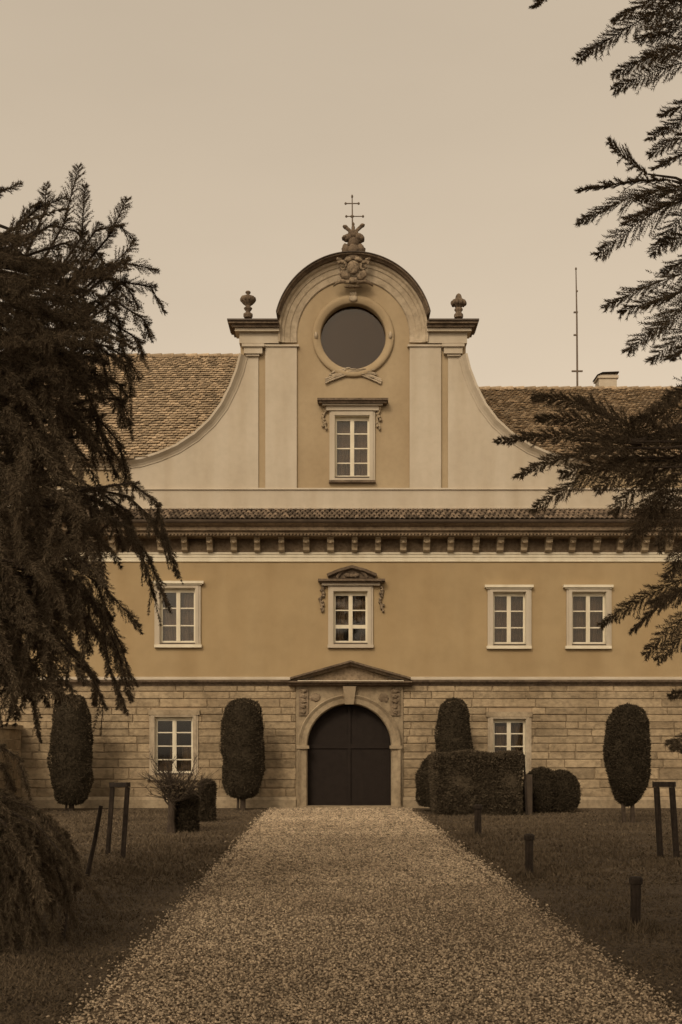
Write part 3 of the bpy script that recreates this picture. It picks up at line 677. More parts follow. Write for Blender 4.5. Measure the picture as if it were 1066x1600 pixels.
# antenna mast
ym = YR; mx = X(901.5, ym)
ant = thing('antenna_mast', (mx, ym, ZRR), 'thin dark antenna mast standing on the right-hand roof ridge beside the chimney', 'antenna')
q = MB(); q.tube([(mx + .02, ym, ZRR - .3), (mx + .0, ym, Z(500, ym)), (mx - .03, ym, Z(420, ym))], [.034, .028, .017], 8); q.build('mast', 'iron', ant)
for py, w0, w1 in ((580, 8, 9), (523.5, 5, 1), (488, 5, 1.5), (455, 1.5, 1.5)):
    q = MB(); zz = Z(py, ym); q.box(mx - w0 * ym / F, mx + w1 * ym / F, ym - .03, ym + .03, zz - .022, zz + .022); q.build('crossarm', 'iron', ant)
q = MB(); q.blob((mx - .03, ym, Z(420, ym)), (.035, .035, .05), 0, 0, 8, 6); q.build('tip', 'iron', ant)

# garden wall at the far left
gwx = X(36); gwd = thing('garden_wall', (gwx, 30, 0), 'low stone garden wall running forward from the house at the far left', 'wall')
q = MB(); rnd = random.Random(4); z = 0
while z < 2.1:
    h = .27; y = 26.0
    while y < FY - .15:
        y2 = min(FY - .15, y + rnd.uniform(.5, 1.1)); q.box(gwx - .35, gwx - rnd.uniform(0, .02), y + .006, y2 - .006, z + .006, z + h - .006, rnd.random()); y = y2
    z += h
q.build('stonework', 'stone', gwd)
q = MB(); q.box(gwx - .42, gwx + .05, 25.95, FY - .15, z + .002, z + .12); q.build('coping', 'portal', gwd)

# ------------------------------------------------------------------ clipped yews and hedges
def leaf_tris(pts, nrm, size, rng, spread=.8):
    n = len(pts); d = nrm + rng.normal(0, spread, (n, 3)); d /= np.linalg.norm(d, axis=1, keepdims=True)
    a = np.cross(d, rng.normal(0, 1, (n, 3))); a /= np.linalg.norm(a, axis=1, keepdims=True) + 1e-9
    L = size * rng.uniform(.6, 1.5, (n, 1)); w = L * .28
    return np.stack([pts - a * w, pts + a * w, pts + d * L], 1)
def lathe_leaves(c, prof, n, size, rng, lump=.05):
    pr = np.array(prof); seg = np.hypot(np.diff(pr[:, 0]), np.diff(pr[:, 1])); wgt = seg * (pr[:-1, 0] + pr[1:, 0] + .02); cw = np.cumsum(wgt) / wgt.sum()
    i = np.searchsorted(cw, rng.random(n)); t = rng.random(n)
    r = pr[i, 0] * (1 - t) + pr[i + 1, 0] * t; z = pr[i, 1] * (1 - t) + pr[i + 1, 1] * t; a = rng.uniform(0, 6.2832, n)
    bump = 1 + lump * (np.sin(a * 3 + z * 4 + c[0]) + np.sin(a * 5 - z * 7 + 2 * c[0]) * .6 + np.sin(z * 11 + a * 2) * .5) - np.abs(rng.normal(0, .05, n))
    p = np.stack([c[0] + r * bump * np.cos(a), c[1] + r * bump * np.sin(a), c[2] + z], 1)
    tr, tz = pr[i + 1, 0] - pr[i, 0], pr[i + 1, 1] - pr[i, 1]; ln = np.hypot(tr, tz) + 1e-9
    nr, nz = tz / ln, -tr / ln
    return p, np.stack([nr * np.cos(a), nr * np.sin(a), nz + .25], 1)
PROF = dict(
    tapered=[(.0, 0), (.5, .004), (.72, .05), (.92, .18), (1, .34), (.97, .55), (.86, .78), (.74, .93), (.62, .975), (.4, .99), (0, 1)],
    block=[(0, 0), (.45, .01), (.72, .05), (.92, .15), (1, .35), (1, .6), (.95, .8), (.82, .92), (.6, .975), (.3, .995), (0, 1)],
    pointed=[(0, 0), (.7, .01), (.95, .1), (1, .3), (.94, .6), (.8, .83), (.62, .95), (.35, .99), (0, 1)],
    egg=[(0, 0), (.25, .01), (.5, .06), (.82, .2), (1, .45), (.98, .65), (.88, .84), (.66, .95), (.35, .99), (0, 1)],
    dome=[(0, 0), (.85, .01), (.97, .15), (1, .4), (.92, .65), (.72, .85), (.42, .96), (0, 1)],
    stub=[(0, 0), (.92, .01), (1, .1), (1, .75), (.9, .92), (.5, .99), (0, 1)])
def topiary(name, px, hw, py0, py1, Y, prof, label, cat, group=None, mat='yew', n=9000, trunk=True, stakes=0, sx=1, size=.055, two=None):
    n = int(n * 2.2); size *= .68
    c = P(px, py1, Y); r = hw * Y / F; h = (py1 - py0) * Y / F
    t = thing(name, (c.x, Y, 0), label, cat, group); rg = np.random.default_rng(int(px))
    m = MB()
    lumps = [(c, r, h)] if two is None else [(P(p_, y1, Y), w_ * Y / F, (y1 - y0) * Y / F) for p_, w_, y0, y1 in two]
    for cc_, r_, h_ in lumps:
        pr = [(a * r_, b * h_) for a, b in PROF[prof]]
        m.lathe(cc_, [(a * .90, b * .97 + .01) for a, b in pr], 22, tone=.2)
        p, nm = lathe_leaves(cc_, pr, n, size, rg); m.tris(leaf_tris(p, nm, size, rg))
        p, nm = lathe_leaves(cc_, pr, n // 14, size, rg, .06); m.tris(leaf_tris(p, nm, size * 1.5, rg, .45))
    m.build('foliage', mat, t)
    if trunk and not stakes:
        m = MB(); m.tube([(c.x, Y, -.05), (c.x + .02, Y, c.z + .4)], [.08, .06]); m.tube([(c.x - .14, Y, -.05), (c.x - .10, Y, c.z + .3)], [.035, .03]); m.build('trunk', 'bark', t)
    if stakes:
        for dx, k in ((-.09, -.03), (.10, .0)):
            m = MB(); m.tube([(c.x + dx, Y - .05, -.05), (c.x + dx + k, Y, c.z + .5)], [.05, .045]); m.build('trunk', 'bark', t)
    return t
GT = None
topiary('clipped_yew', 111.5, 33, 1086, 1256, 30.4, 'tapered', 'flat-topped clipped yew column farthest left, before the stone wall', 'topiary', 'clipped yew columns along the house')
topiary('clipped_yew', 379.5, 32.5, 1093, 1247, 30.8, 'block', 'square-shouldered clipped yew column just left of the arched gate', 'topiary', 'clipped yew columns along the house')
topiary('clipped_yew', 709, 30, 1092, 1255, 30.9, 'pointed', 'clipped yew column rising behind the box hedge right of the gate', 'topiary', 'clipped yew columns along the house')
topiary('clipped_yew', 981, 34.5, 1102, 1258, GY(1285), 'egg', 'egg-shaped clipped yew on two thin stems, farthest right', 'topiary', 'clipped yew columns along the house', stakes=2)
topiary('round_shrub', 686, 35, 1178, 1259, 30.1, 'dome', 'dark rounded shrub tucked behind the left end of the box hedge', 'shrub', trunk=False, n=7000)
topiary('round_shrub', 860, 40, 1200, 1266, 29.8, 'dome', 'low dark two-humped shrub beyond the right end of the box hedge', 'shrub', trunk=False, n=5500, two=[(846, 30, 1200, 1266), (876, 29, 1204, 1264)])
topiary('clipped_stub', 324, 12.5, 1219, 1283, GY(1283), 'stub', 'small round-topped clipped yew stub between bare shrub and yew column', 'topiary', n=4000, trunk=False)
topiary('clipped_stub', 291, 18.5, 1235, 1299, GY(1299), 'stub', 'wide dark clipped stub right behind the bare shrub trunk', 'topiary', n=5000, trunk=False)
# the box-cut hedge
hY = GY(1274); hx0, hx1 = X(679, hY), X(818, hY); hz = Z(1176, hY); dep = 1.7
hd_ = thing('box_hedge', ((hx0 + hx1) / 2, hY, 0), 'large box-cut hedge with flat top right of the drive', 'hedge'); rg = np.random.default_rng(77)
m = MB(); m.box(hx0 + .07, hx1 - .07, hY + .07, hY + dep - .07, 0, hz - .06, .2)
def quadleaves(o, u, v, nn, n):
    a, b = rg.random((n, 1)), rg.random((n, 1)); p = np.array(o) + np.array(u) * a + np.array(v) * b
    nn = np.array(nn, float)
    p += nn * (.035 * (np.sin(p[:, :1] * 5 + p[:, 2:] * 3) + np.sin(p[:, 2:] * 6 - p[:, 1:2] * 4) * .7) - np.abs(rg.normal(0, .03, (n, 1))) - .02)
    e = np.minimum(np.minimum(a, 1 - a), np.minimum(b, 1 - b)); p -= nn * np.where(e < .05, (.05 - e) * 1.6, 0)
    m.tris(leaf_tris(p, np.repeat(nn[None], n, 0) + np.array([0, 0, .2]), .05, rg))
W_ = hx1 - hx0
quadleaves((hx0, hY, .0), (W_, 0, 0), (0, 0, hz), (0, -1, 0), 13000); quadleaves((hx0, hY, hz), (W_, 0, 0), (0, dep, 0), (0, 0, 1), 9000)
quadleaves((hx0, hY, 0), (0, dep, 0), (0, 0, hz), (-1, 0, 0), 9000); quadleaves((hx1, hY, 0), (0, dep, 0), (0, 0, hz), (1, 0, 0), 7000)
m.build('foliage', 'box', hd_)
# bare shrub
bY = GY(1301); b0 = P(268, 1301, bY)
bs = thing('bare_shrub', (b0.x, bY, 0), 'bare twiggy shrub with a short stout trunk on the left lawn under the window', 'shrub')
m = MB(); m.tube([(b0.x, bY, -.05), (b0.x - .01, bY, .25), (b0.x + .02, bY, .75)], [.10, .065, .075], 9); m.build('trunk', 'bark', bs)
m = MB(); rnd = random.Random(11)
def twig(p, d, L, r, depth):
    pts = [p]; q_ = p.copy(); dd = d.copy()
    for k in range(5):
        dd = (dd + Vector((rnd.gauss(0, .16), rnd.gauss(0, .16), rnd.gauss(.03, .1)))).normalized(); q_ = q_ + dd * L / 5; pts.append(q_.copy())
    m.tube(pts, [r * (1 - .14 * k) for k in range(6)], 5)
    if depth:
        for k in range(5):
            i = rnd.randint(1, 5); d2 = (dd + Vector((rnd.gauss(0, .6), rnd.gauss(0, .6), rnd.gauss(.1, .4)))).normalized(); twig(pts[i], d2, L * rnd.uniform(.4, .7), r * .5, depth - 1)
for k in range(32):
    a = rnd.uniform(0, 6.283); el = rnd.uniform(.15, 1.2)
    twig(Vector((b0.x, bY, rnd.uniform(.45, .78))), Vector((math.cos(a) * math.cos(el), math.sin(a) * math.cos(el) * .7, math.sin(el))), rnd.uniform(.40, .70), .016, 2)
rgb_ = np.random.default_rng(3)
m.build('twigs', 'twig', bs)
m = MB(); pts_ = rgb_.normal(0, 1, (420, 3)); pts_ /= np.linalg.norm(pts_, axis=1, keepdims=True); rad_ = rgb_.random((420, 1)) ** .4
pp_ = np.array([b0.x + .12, bY, .86]) + pts_ * rad_ * np.array([.42, .36, .22])
m.tris(leaf_tris(pp_, pts_, .05, rgb_)); m.build('foliage', 'box', bs)

# ------------------------------------------------------------------ posts, stakes, frames
def bevel(o, w=.008):
    b = o.modifiers.new('bevel', 'BEVEL'); b.width = w; b.segments = 2; return o
def post(px, py0, py1, wpx, label, lean=0):
    Y = GY(py1); c = P(px, py1, Y); h = (py1 - py0) * Y / F; r = wpx * Y / F / 2; rr = random.Random(int(px))
    t = thing('wooden_post', (c.x, Y, 0), label, 'post', 'short wooden posts along the right side of the drive')
    m = MB(); prof = [(r * 1.08, -.1), (r * 1.05, 0), (r * .92, h * .15), (r * .9, h * .5), (r * .93, h * .84), (r * .95, h * .86)]
    m.lathe((0, 0, 0), prof, 14); m.v = [(x * (1 + .08 * noise.noise(Vector((x * 20, y * 20, z * 4 + px)))) + c.x + lean * z, y * (1 + .08 * noise.noise(Vector((y * 20, x * 20, z * 4)))) + Y, z) for x, y, z in m.v]
    m.build('shaft', 'wood', t)
    m = MB(); m.lathe((c.x + lean * h, Y, 0), [(r * 1.0, h * .86), (r * 1.2, h * .88), (r * 1.18, h * .97), (r * .9, h * 1.0)], 14); m.build('cap', 'wood', t)
    m = MB(); rg = np.random.default_rng(int(px)); n = 260; a = rg.uniform(0, 6.283, n); q = np.abs(rg.normal(0, .09, n)) + r
    p = np.stack([c.x + q * np.cos(a), Y + q * np.sin(a), np.full(n, -.01)], 1)
    t2 = p + np.stack([rg.normal(0, .04, n), rg.normal(0, .04, n), rg.uniform(.05, .16, n)], 1); d = np.stack([np.cos(a + 1.5) * .006, np.sin(a + 1.5) * .006, a * 0], 1)
    return np.stack([p - d, p + d, t2], 1)
tufts = [post(747, 1257, 1308, 12, 'smallest, farthest wooden post, standing in front of the box hedge'),
         post(827, 1303, 1371, 14, 'middle wooden post on the right lawn, between the hedge and the nearest post'),
         post(993, 1370, 1453, 18, 'nearest and largest wooden post, at the lower right of the lawn', .01)]
tf = np.concatenate(tufts); tag(mesh_fast('grass_tufts', tf.reshape(-1, 3), np.arange(len(tf) * 3).reshape(-1, 3), np.random.rand(len(tf)), 'grass'), 'longer grass tufts left standing round the feet of the posts', 'grass', kind='stuff')
# pale stake at the hedge's end
Y = GY(1273); c = P(826.5, 1273, Y); t = thing('hedge_stake', (c.x, Y, 0), 'weathered stake board upright against the right end of the box hedge', 'stake')
m = MB(); m.box(c.x - .075, c.x + .085, Y - .03, Y + .03, -.05, Z(1210, Y)); bevel(m.build('board', 'twig', t))
m = MB(); m.tube([(c.x - .06, Y - .05, -.05), (c.x - .13, Y - .05, Z(1180, Y))], [.03, .025]); m.build('stick', 'wood', t)
def bar(m, a, b, w, d=None):
    a, b = Vector(a), Vector(b); d = d or w; t = (b - a).normalized(); u = t.cross(Vector((0, 1, 0))); u = u.normalized() if u.length > .01 else Vector((1, 0, 0)); v_ = t.cross(u).normalized()
    q = [a + u * sx * w / 2 + v_ * sy * d / 2 for sx, sy in ((-1, -1), (1, -1), (1, 1), (-1, 1))]; q2 = [p + (b - a) for p in q]
    m.add(q + q2, [(0, 1, 2, 3), (4, 5, 6, 7)] + [(i, (i + 1) % 4, (i + 1) % 4 + 4, i + 4) for i in range(4)]); return m
def frame(pts, label, w):
    (a0, a1), (b0, b1) = pts                            # (foot, head) of each leg
    YA, YB = GY(a0[1]), GY(b0[1]); A0, B0 = P(*a0, YA), P(*b0, YB)
    A1 = P(*a1, YA); B1 = P(*b1, YB)
    t = thing('support_frame', ((A0.x + B0.x) / 2, (YA + YB) / 2, 0), label, 'tree stake frame', 'wooden tree support frames on the lawn')
    for p, q in ((A0, A1), (B0, B1)):
        d = (q - p).normalized(); bevel(bar(MB(), p - d * .15, q, w).build('leg', 'wood', t))
    d = (B1 - A1).normalized(); up = Vector((0, 0, w * .55)); bevel(bar(MB(), A1 - d * w * .7 + up, B1 + d * w * .7 + up, w).build('crossbar', 'wood', t))
frame((((168.5, 1334), (176, 1230)), ((192, 1341), (199.5, 1230))), 'narrow wooden support frame on the left lawn, beside the leaning stake', .068)
frame((((1032, 1339), (1026, 1230)), ((1057.5, 1340), (1050, 1230))), 'narrow wooden support frame on the right lawn at the picture edge', .078)
def stake(a, b, label, r=.03):
    Y = GY(a[1]); A, B = P(*a, Y), P(*b, Y); t = MB(); d = (B - A).normalized(); t.tube([A - d * .1, A + (B - A) * .5 + Vector((.01, 0, 0)), B], [r, r * .95, r * .9], 8)
    o = t.build('stake', 'wood', None, loc=(A.x, Y, 0)); tag(o, label, 'stake')
stake((136, 1370), (158, 1259), 'thin stake leaning to the right on the left lawn beside the support frame', .030)
stake((97, 1466), (104, 1385), 'thin upright stake half hidden under the low branches of the left conifer', .026)

# ------------------------------------------------------------------ conifers
def needle_spray(P0, P1, arc, width, rg, n=26, m=6, N=(0, -1, .5), needle=.02, nw=.0032, droop=.0, hang=0.0):
    """one feathery branch end: axis, side twigs, needles; returns triangles"""
    P0, P1 = np.array(P0, float), np.array(P1, float); s = np.linspace(.02, 1, n); L = np.linalg.norm(P1 - P0)
    up = np.array([0, 0, 1.0])
    ax = P0 + (P1 - P0) * s[:, None] + up * (arc * 4 * s * (1 - s))[:, None]
    T = np.gradient(ax, axis=0); T /= np.linalg.norm(T, axis=1, keepdims=True)
    N = np.array(N, float) + rg.normal(0, .35, 3); B = np.cross(T, N); B /= np.linalg.norm(B, axis=1, keepdims=True) + 1e-9; Nn = np.cross(B, T)
    prof = np.clip(np.minimum((s + .12) * 2.6, 1) * (1.06 - s) ** .55, .12, 1)
    ln = width * prof[:, None] * rg.uniform(.65, 1.15, (n, 2)); ang = np.radians(rg.normal(33, 9, (n, 2)))
    side = np.array([-1.0, 1.0])
    D = T[:, None] * np.cos(ang)[..., None] + B[:, None] * (np.sin(ang) * side)[..., None] + Nn[:, None] * rg.normal(0, .22, (n, 2, 1)) - up * (droop + hang * rg.random((n, 2, 1)))
    D /= np.linalg.norm(D, axis=2, keepdims=True)
    out = []
    root = np.repeat(ax[:, None], 2, 1); tip = root + D * ln[..., None]
    W = np.cross(D, rg.normal(0, 1, D.shape)); W /= np.linalg.norm(W, axis=2, keepdims=True) + 1e-9
    out.append(np.stack([root - W * .0025, root + W * .0025, tip], 2).reshape(-1, 3, 3))
    u = (np.arange(m) + .5) / m; q = root[:, :, None] + (tip - root)[:, :, None] * u[None, None, :, None]
    for sg in (-1, 1, 0):
        C = np.cross(D, Nn[:, None]); C /= np.linalg.norm(C, axis=2, keepdims=True) + 1e-9
        nd = D[:, :, None] * .85 + (C * sg * .62)[:, :, None] + rg.normal(0, .20, q.shape) + (Nn[:, None, None] * (.55 if sg == 0 else 0))
        nd /= np.linalg.norm(nd, axis=3, keepdims=True); nl = needle * rg.uniform(.75, 1.3, q.shape[:3])[..., None]
        Wn = np.cross(nd, rg.normal(0, 1, nd.shape)); Wn /= np.linalg.norm(Wn, axis=3, keepdims=True) + 1e-9
        out.append(np.stack([q - Wn * nw, q + Wn * nw, q + nd * nl], 3).reshape(-1, 3, 3))
    # the woody axis as a narrow three-sided rod
    r = .006 * (1.15 - s)[:, None] * max(.6, L)
    for A_, B_ in ((B, Nn), (Nn, -B), (-B, B)):
        a0, b0, a1, b1 = ax[:-1] + A_[:-1] * r[:-1], ax[:-1] + B_[:-1] * r[:-1], ax[1:] + A_[1:] * r[1:], ax[1:] + B_[1:] * r[1:]
        out.append(np.stack([a0, b0, a1], 1)); out.append(np.stack([b0, b1, a1], 1))
    return np.concatenate(out)

def overhead(tx, ty, side, SPR, LIM, rg, n):  # unseen limbs added above the view as shade for the foreground
    """upper crown added out of view to shade the drive: long limbs with coarse foliage"""
    for k in range(n):
        ey = rg.uniform(-4.5, 8.0); ex = side * rg.uniform(-2.5, 3.6); zz = rg.uniform(7.6, 11.5) if ey > -.5 else rg.uniform(4.6, 9.5); e = Vector((ex, ey, zz + rg.uniform(-.5, .3)))
        if e.z < EYE + .65 * max(e.y, 0) + 1.0: e.z = EYE + .65 * max(e.y, 0) + 1.0 + rg.uniform(0, 1)
        r = Vector((tx, ty, max(e.z - .9, EYE + .65 * ty + .6))); mid = (r + e) / 2 + Vector((0, 0, .5)); LIM.append(([r, mid, e], .07, .012))
        for j in range(11):
            t = rg.uniform(.3, 1.0); p = (1 - t) ** 2 * r + 2 * t * (1 - t) * mid + t * t * e
            f1 = p + Vector((rg.normal(-side * .3 * 0, .6), rg.normal(-.1, .6), rg.normal(-.05, .15)))
            if min(p.z, f1.z) < EYE + .65 * max(p.y, f1.y, 0) + .35 and abs(p.x) < .302 * max(p.y, 0) + .5: continue
            SPR.append(needle_spray(p, f1, .05, .30, rg, n=14, m=4, N=(0, -.2, 1), needle=.10, nw=.018, droop=.05))

def conifer(name, base, trunk_pts, trunk_r, sprays, limbs, label):
    t = thing(name, base, label, 'conifer')
    m = MB(); m.tube(trunk_pts, trunk_r, 12); m.build('trunk', 'bark', t)
    m = MB()
    for pts, r0, r1 in limbs: m.tube(pts, list(np.linspace(r0, r1, len(pts))), 6)
    m.build('limbs', 'bark', t)
    arr = np.concatenate(sprays)
    mesh_fast('crown', arr.reshape(-1, 3), np.arange(len(arr) * 3).reshape(-1, 3), np.random.default_rng(1).random(len(arr)), 'needles', t, base)
    return t

# right-hand conifer: trunk outside the picture, sprays reaching in
rg = np.random.default_rng(31); YT = 9.0; tx = 5.0
base_r = (tx, YT, 0); SPR = []; LIM = []
def limb(p, Yp, tz=None, r=.03):                        # wood from the trunk to a spray's root
    q = Vector(p); zt_ = tz if tz is not None else q.z + .35
    LIM.append(([Vector((tx, YT, zt_)), Vector((tx - .35 * (tx - q.x), YT + (q.y - YT) * .35, zt_ + .06)), Vector((tx - .72 * (tx - q.x), YT + (q.y - YT) * .72, (zt_ + q.z) / 2 + .10)), q], r, .009))
    pts = LIM[-1][0]
    for k in range(9):                                  # foliage along the limb, from the crown's inside to the spray
        u = rg.uniform(.25, .98) * 3; i = min(2, int(u)); p = pts[i].lerp(pts[i + 1], u - i)
        d = ((pts[i + 1] - pts[i]).normalized() * .75 + Vector((rg.normal(0, .35), rg.normal(0, .35), rg.normal(-.12, .2)))).normalized(); e = p + d * rg.uniform(.35, .6)
        if min(CX + v.x * F / v.y for v in (p, e)) < 1092: continue
        SPR.append(needle_spray(p, e, .02, .12, rg, n=18, m=5, N=(rg.normal(0, .4), -1, .5), needle=.028, nw=.0045, droop=.08))
RS = [  # root px,py -> tip px,py, distance, side-twig length px, arc
    (1100, -22, 905, 92, 7.4, 24, .03), (1090, -30, 962, 30, 7.4, 20, .02), (905, -42, 836, 9, 7.2, 16, .01), (1110, 50, 962, 116, 7.8, 20, .03), (1105, 88, 963, 138, 7.5, 22, .03),
    (1100, 10, 1000, 62, 7.9, 26, .02), (1110, 28, 1020, 60, 7.6, 26, .0), (1100, -10, 1010, 30, 7.8, 22, 0), (1110, 70, 1010, 90, 7.3, 20, 0),
    (1110, 168, 1016, 216, 7.8, 18, .02), (1120, 190, 1018, 240, 7.4, 18, .02), (1110, 225, 1024, 262, 7.6, 18, .02), (1100, 150, 1035, 180, 7.6, 16, 0),
    (1012, 272, 953, 223, 7.3, 17, -.02), (1050, 282, 908, 297, 7.3, 15, .03), (1070, 290, 908, 347, 7.5, 24, .07), (1085, 300, 936, 397, 7.4, 26, .06), (1075, 312, 980, 345, 7.8, 22, .03), (1085, 320, 1022, 396, 7.6, 22, .03),
    (1085, 295, 1000, 312, 7.2, 20, .02), (1110, 360, 1035, 380, 7.7, 20, 0),
    (1120, 385, 1040, 425, 7.7, 20, .02), (1100, 420, 950, 479, 7.5, 24, .05), (1110, 450, 972, 488, 7.9, 22, .04), (1100, 468, 984, 547, 7.4, 25, .05), (1110, 500, 1020, 561, 7.7, 24, .03), (1115, 470, 1020, 520, 7.8, 26, .03), (1110, 440, 1010, 478, 7.4, 24, .02), (1110, 520, 1050, 560, 7.5, 24, 0),
    # the big branch in front of the roof
    (990, 690, 780, 690, 6.7, 15, .06), (1000, 690, 838, 622, 6.8, 20, .12), (1000, 690, 843, 655, 6.9, 18, .08), (980, 700, 812, 742, 6.6, 20, .06), (1000, 715, 836, 795, 6.8, 22, .06), (1010, 690, 905, 625, 7.0, 20, .05),
    (1010, 720, 880, 740, 6.9, 22, .04), (1020, 730, 935, 765, 6.7, 22, .04), (1030, 730, 960, 800, 6.8, 26, .04), (1050, 740, 985, 850, 6.7, 28, .06), (1060, 740, 1000, 830, 7.0, 28, .04), (1080, 700, 990, 660, 6.9, 26, .05), (1090, 690, 1000, 690, 6.7, 30, .04),
    (1100, 640, 1000, 655, 6.9, 24, .03), (1110, 610, 1010, 650, 7.2, 22, .05), (1100, 700, 1010, 760, 6.8, 32, .03), (1100, 740, 1020, 800, 7.0, 32, .03), (1100, 760, 1030, 850, 6.8, 30, .04), (1110, 800, 1045, 900, 7.0, 26, .03), (1110, 660, 1020, 700, 7.1, 32, .03),
    (1090, 720, 985, 745, 7.1, 30, .03), (1110, 780, 1020, 820, 7.2, 30, .03), (1120, 590, 1040, 625, 7.3, 20, .03), (1000, 700, 920, 700, 7.1, 24, .03), (1070, 715, 960, 725, 7.0, 28, .03), (1080, 780, 1000, 800, 6.9, 26, .02),
    # below
    (1110, 890, 942, 975, 7.2, 20, .06), (1075, 915, 988, 985, 7.0, 17, .04), (1110, 940, 1010, 1022, 7.2, 22, .05), (1110, 965, 1030, 1030, 7.4, 20, .03), (1110, 920, 1020, 945, 7.3, 18, .02), (1120, 1070, 1048, 1088, 7.2, 12, .01), (1110, 1145, 1046, 1160, 7.2, 14, .01), (1110, 1180, 1052, 1168, 7.2, 12, .01), (1120, 860, 1055, 885, 7.3, 20, 0)]
for x0, y0, x1, y1, Yp, w, arc in RS:
    a, b = P(x0, y0, Yp), P(x1, y1, Yp + random.uniform(-.25, .15)); L = (b - a).length
    SPR.append(needle_spray(a, b, arc * .6, 1.95 * w * Yp / F, rg, n=max(14, int(L * 52)), m=10, N=(rg.normal(0, .35), -1, .35), needle=.024, nw=.0031, droop=.06))
    if x0 >= 1085: limb(a, Yp, a.z + .25 + .15 * rg.random(), .022)
    else: LIM.append(([P(1100, y0 + 26 if y0 < 600 else (y0 + 690) / 2, Yp + .1), P((x0 + 1100) / 2, y0 + 6 if y0 < 600 else y0, Yp + .05), a], .011, .005))
hub = P(1000, 690, 6.8); LIM.append(([Vector((tx, YT, hub.z + .5)), P(1090, 660, 7.2), hub, P(900, 688, 6.7)], .05, .006))
for k in range(330):                                    # the rest of the crown, outside the picture
    zz = .9 + 11.0 * rg.random(); a = rg.uniform(0, 6.283); rr = (2.6 - zz * .14) * (.45 + .5 * rg.random())
    c0 = Vector((tx + .25 * rr * math.cos(a), YT + .25 * rr * math.sin(a), zz)); c1 = Vector((tx + rr * math.cos(a), YT + rr * math.sin(a), zz - .35 * rr))
    if c1.x < .302 * c1.y + .25: continue
    for j in range(3):
        e = c0 + (c1 - c0) * rg.uniform(.35, .75); dd = (c1 - c0).normalized() * .75 + Vector((rg.normal(0, .35), rg.normal(0, .35), -.1)); f1 = e + dd
        if f1.x < .302 * f1.y + .2: continue
        SPR.append(needle_spray(e, f1, .06, .15, rg, n=20, m=4, N=(0, -.5, 1), needle=.034, nw=.006, droop=.1))
    LIM.append(([c0, (c0 + c1) / 2 + Vector((0, 0, .08)), c1], .03, .008))
overhead(tx, YT, 1, SPR, LIM, rg, 34)
conifer('conifer_tree', base_r, [(tx, YT, -.1), (tx + .02, YT, 3), (tx, YT + .03, 7), (tx, YT, 12)], [.32, .25, .16, .04], SPR, LIM, 'conifer reaching in from the right edge with separate feathery spiky branches')

# left-hand conifer: a heavy drooping crown filling the left edge
rg = np.random.default_rng(12); tx, YT = -4.9, 11.2; base_l = (tx, YT, 0); SPR = []; LIM = []
POLY = [(-420, 420), (-150, 380), (-30, 372), (20, 372), (50, 405), (85, 420), (115, 440), (135, 490), (115, 540), (100, 590), (115, 640), (105, 690), (80, 725), (70, 790), (120, 800), (165, 815), (160, 840), (110, 850), (75, 872), (110, 905), (130, 950), (110, 990), (80, 990), (70, 1060), (60, 1105), (30, 1130), (-30, 1135), (-60, 1190), (-20, 1215), (20, 1245), (52, 1290), (72, 1345), (66, 1380), (30, 1385), (-20, 1400), (-420, 1430)]
def inside(x, y):
    c = False; n = len(POLY)
    for i in range(n):
        (x1, y1), (x2, y2) = POLY[i], POLY[i - 1]
        if (y1 > y) != (y2 > y) and x < (x2 - x1) * (y - y1) / (y2 - y1) + x1: c = not c
    return c
cnt = 0
while cnt < 1400:
    x, y = rg.uniform(-420, 230), rg.uniform(260, 1440)
    if not inside(x, y): continue
    if x < -60 and rg.random() < .55: continue
    cnt += 1
    Yp = rg.uniform(9.4, 12.6) if y < 1150 else rg.uniform(8.9, 10.4)
    a = P(x, y, Yp); t = min(1, max(0, (y - 330) / 500)); L = rg.uniform(.35, .62)
    out = 1.0 if rg.random() < .7 else -.6
    ang = R(rg.normal(5 - 70 * t, 26)) if y < 640 else R(rg.normal(-62, 20))
    d = Vector((out * math.cos(ang), rg.normal(-.25, .35), math.sin(ang))).normalized()
    b = a + d * L; a = a - d * L * .45
    if any(1135 < HZ - (q_.z - EYE) * F / q_.y < 1228 and CX + q_.x * F / q_.y > -25 for q_ in (a, b)): continue
    SPR.append(needle_spray(a, b, .07, rg.uniform(.10, .17), rg, n=22, m=5, N=(rg.normal(0, .4), -1, .4), needle=.040, nw=.0055, droop=.12, hang=.6))
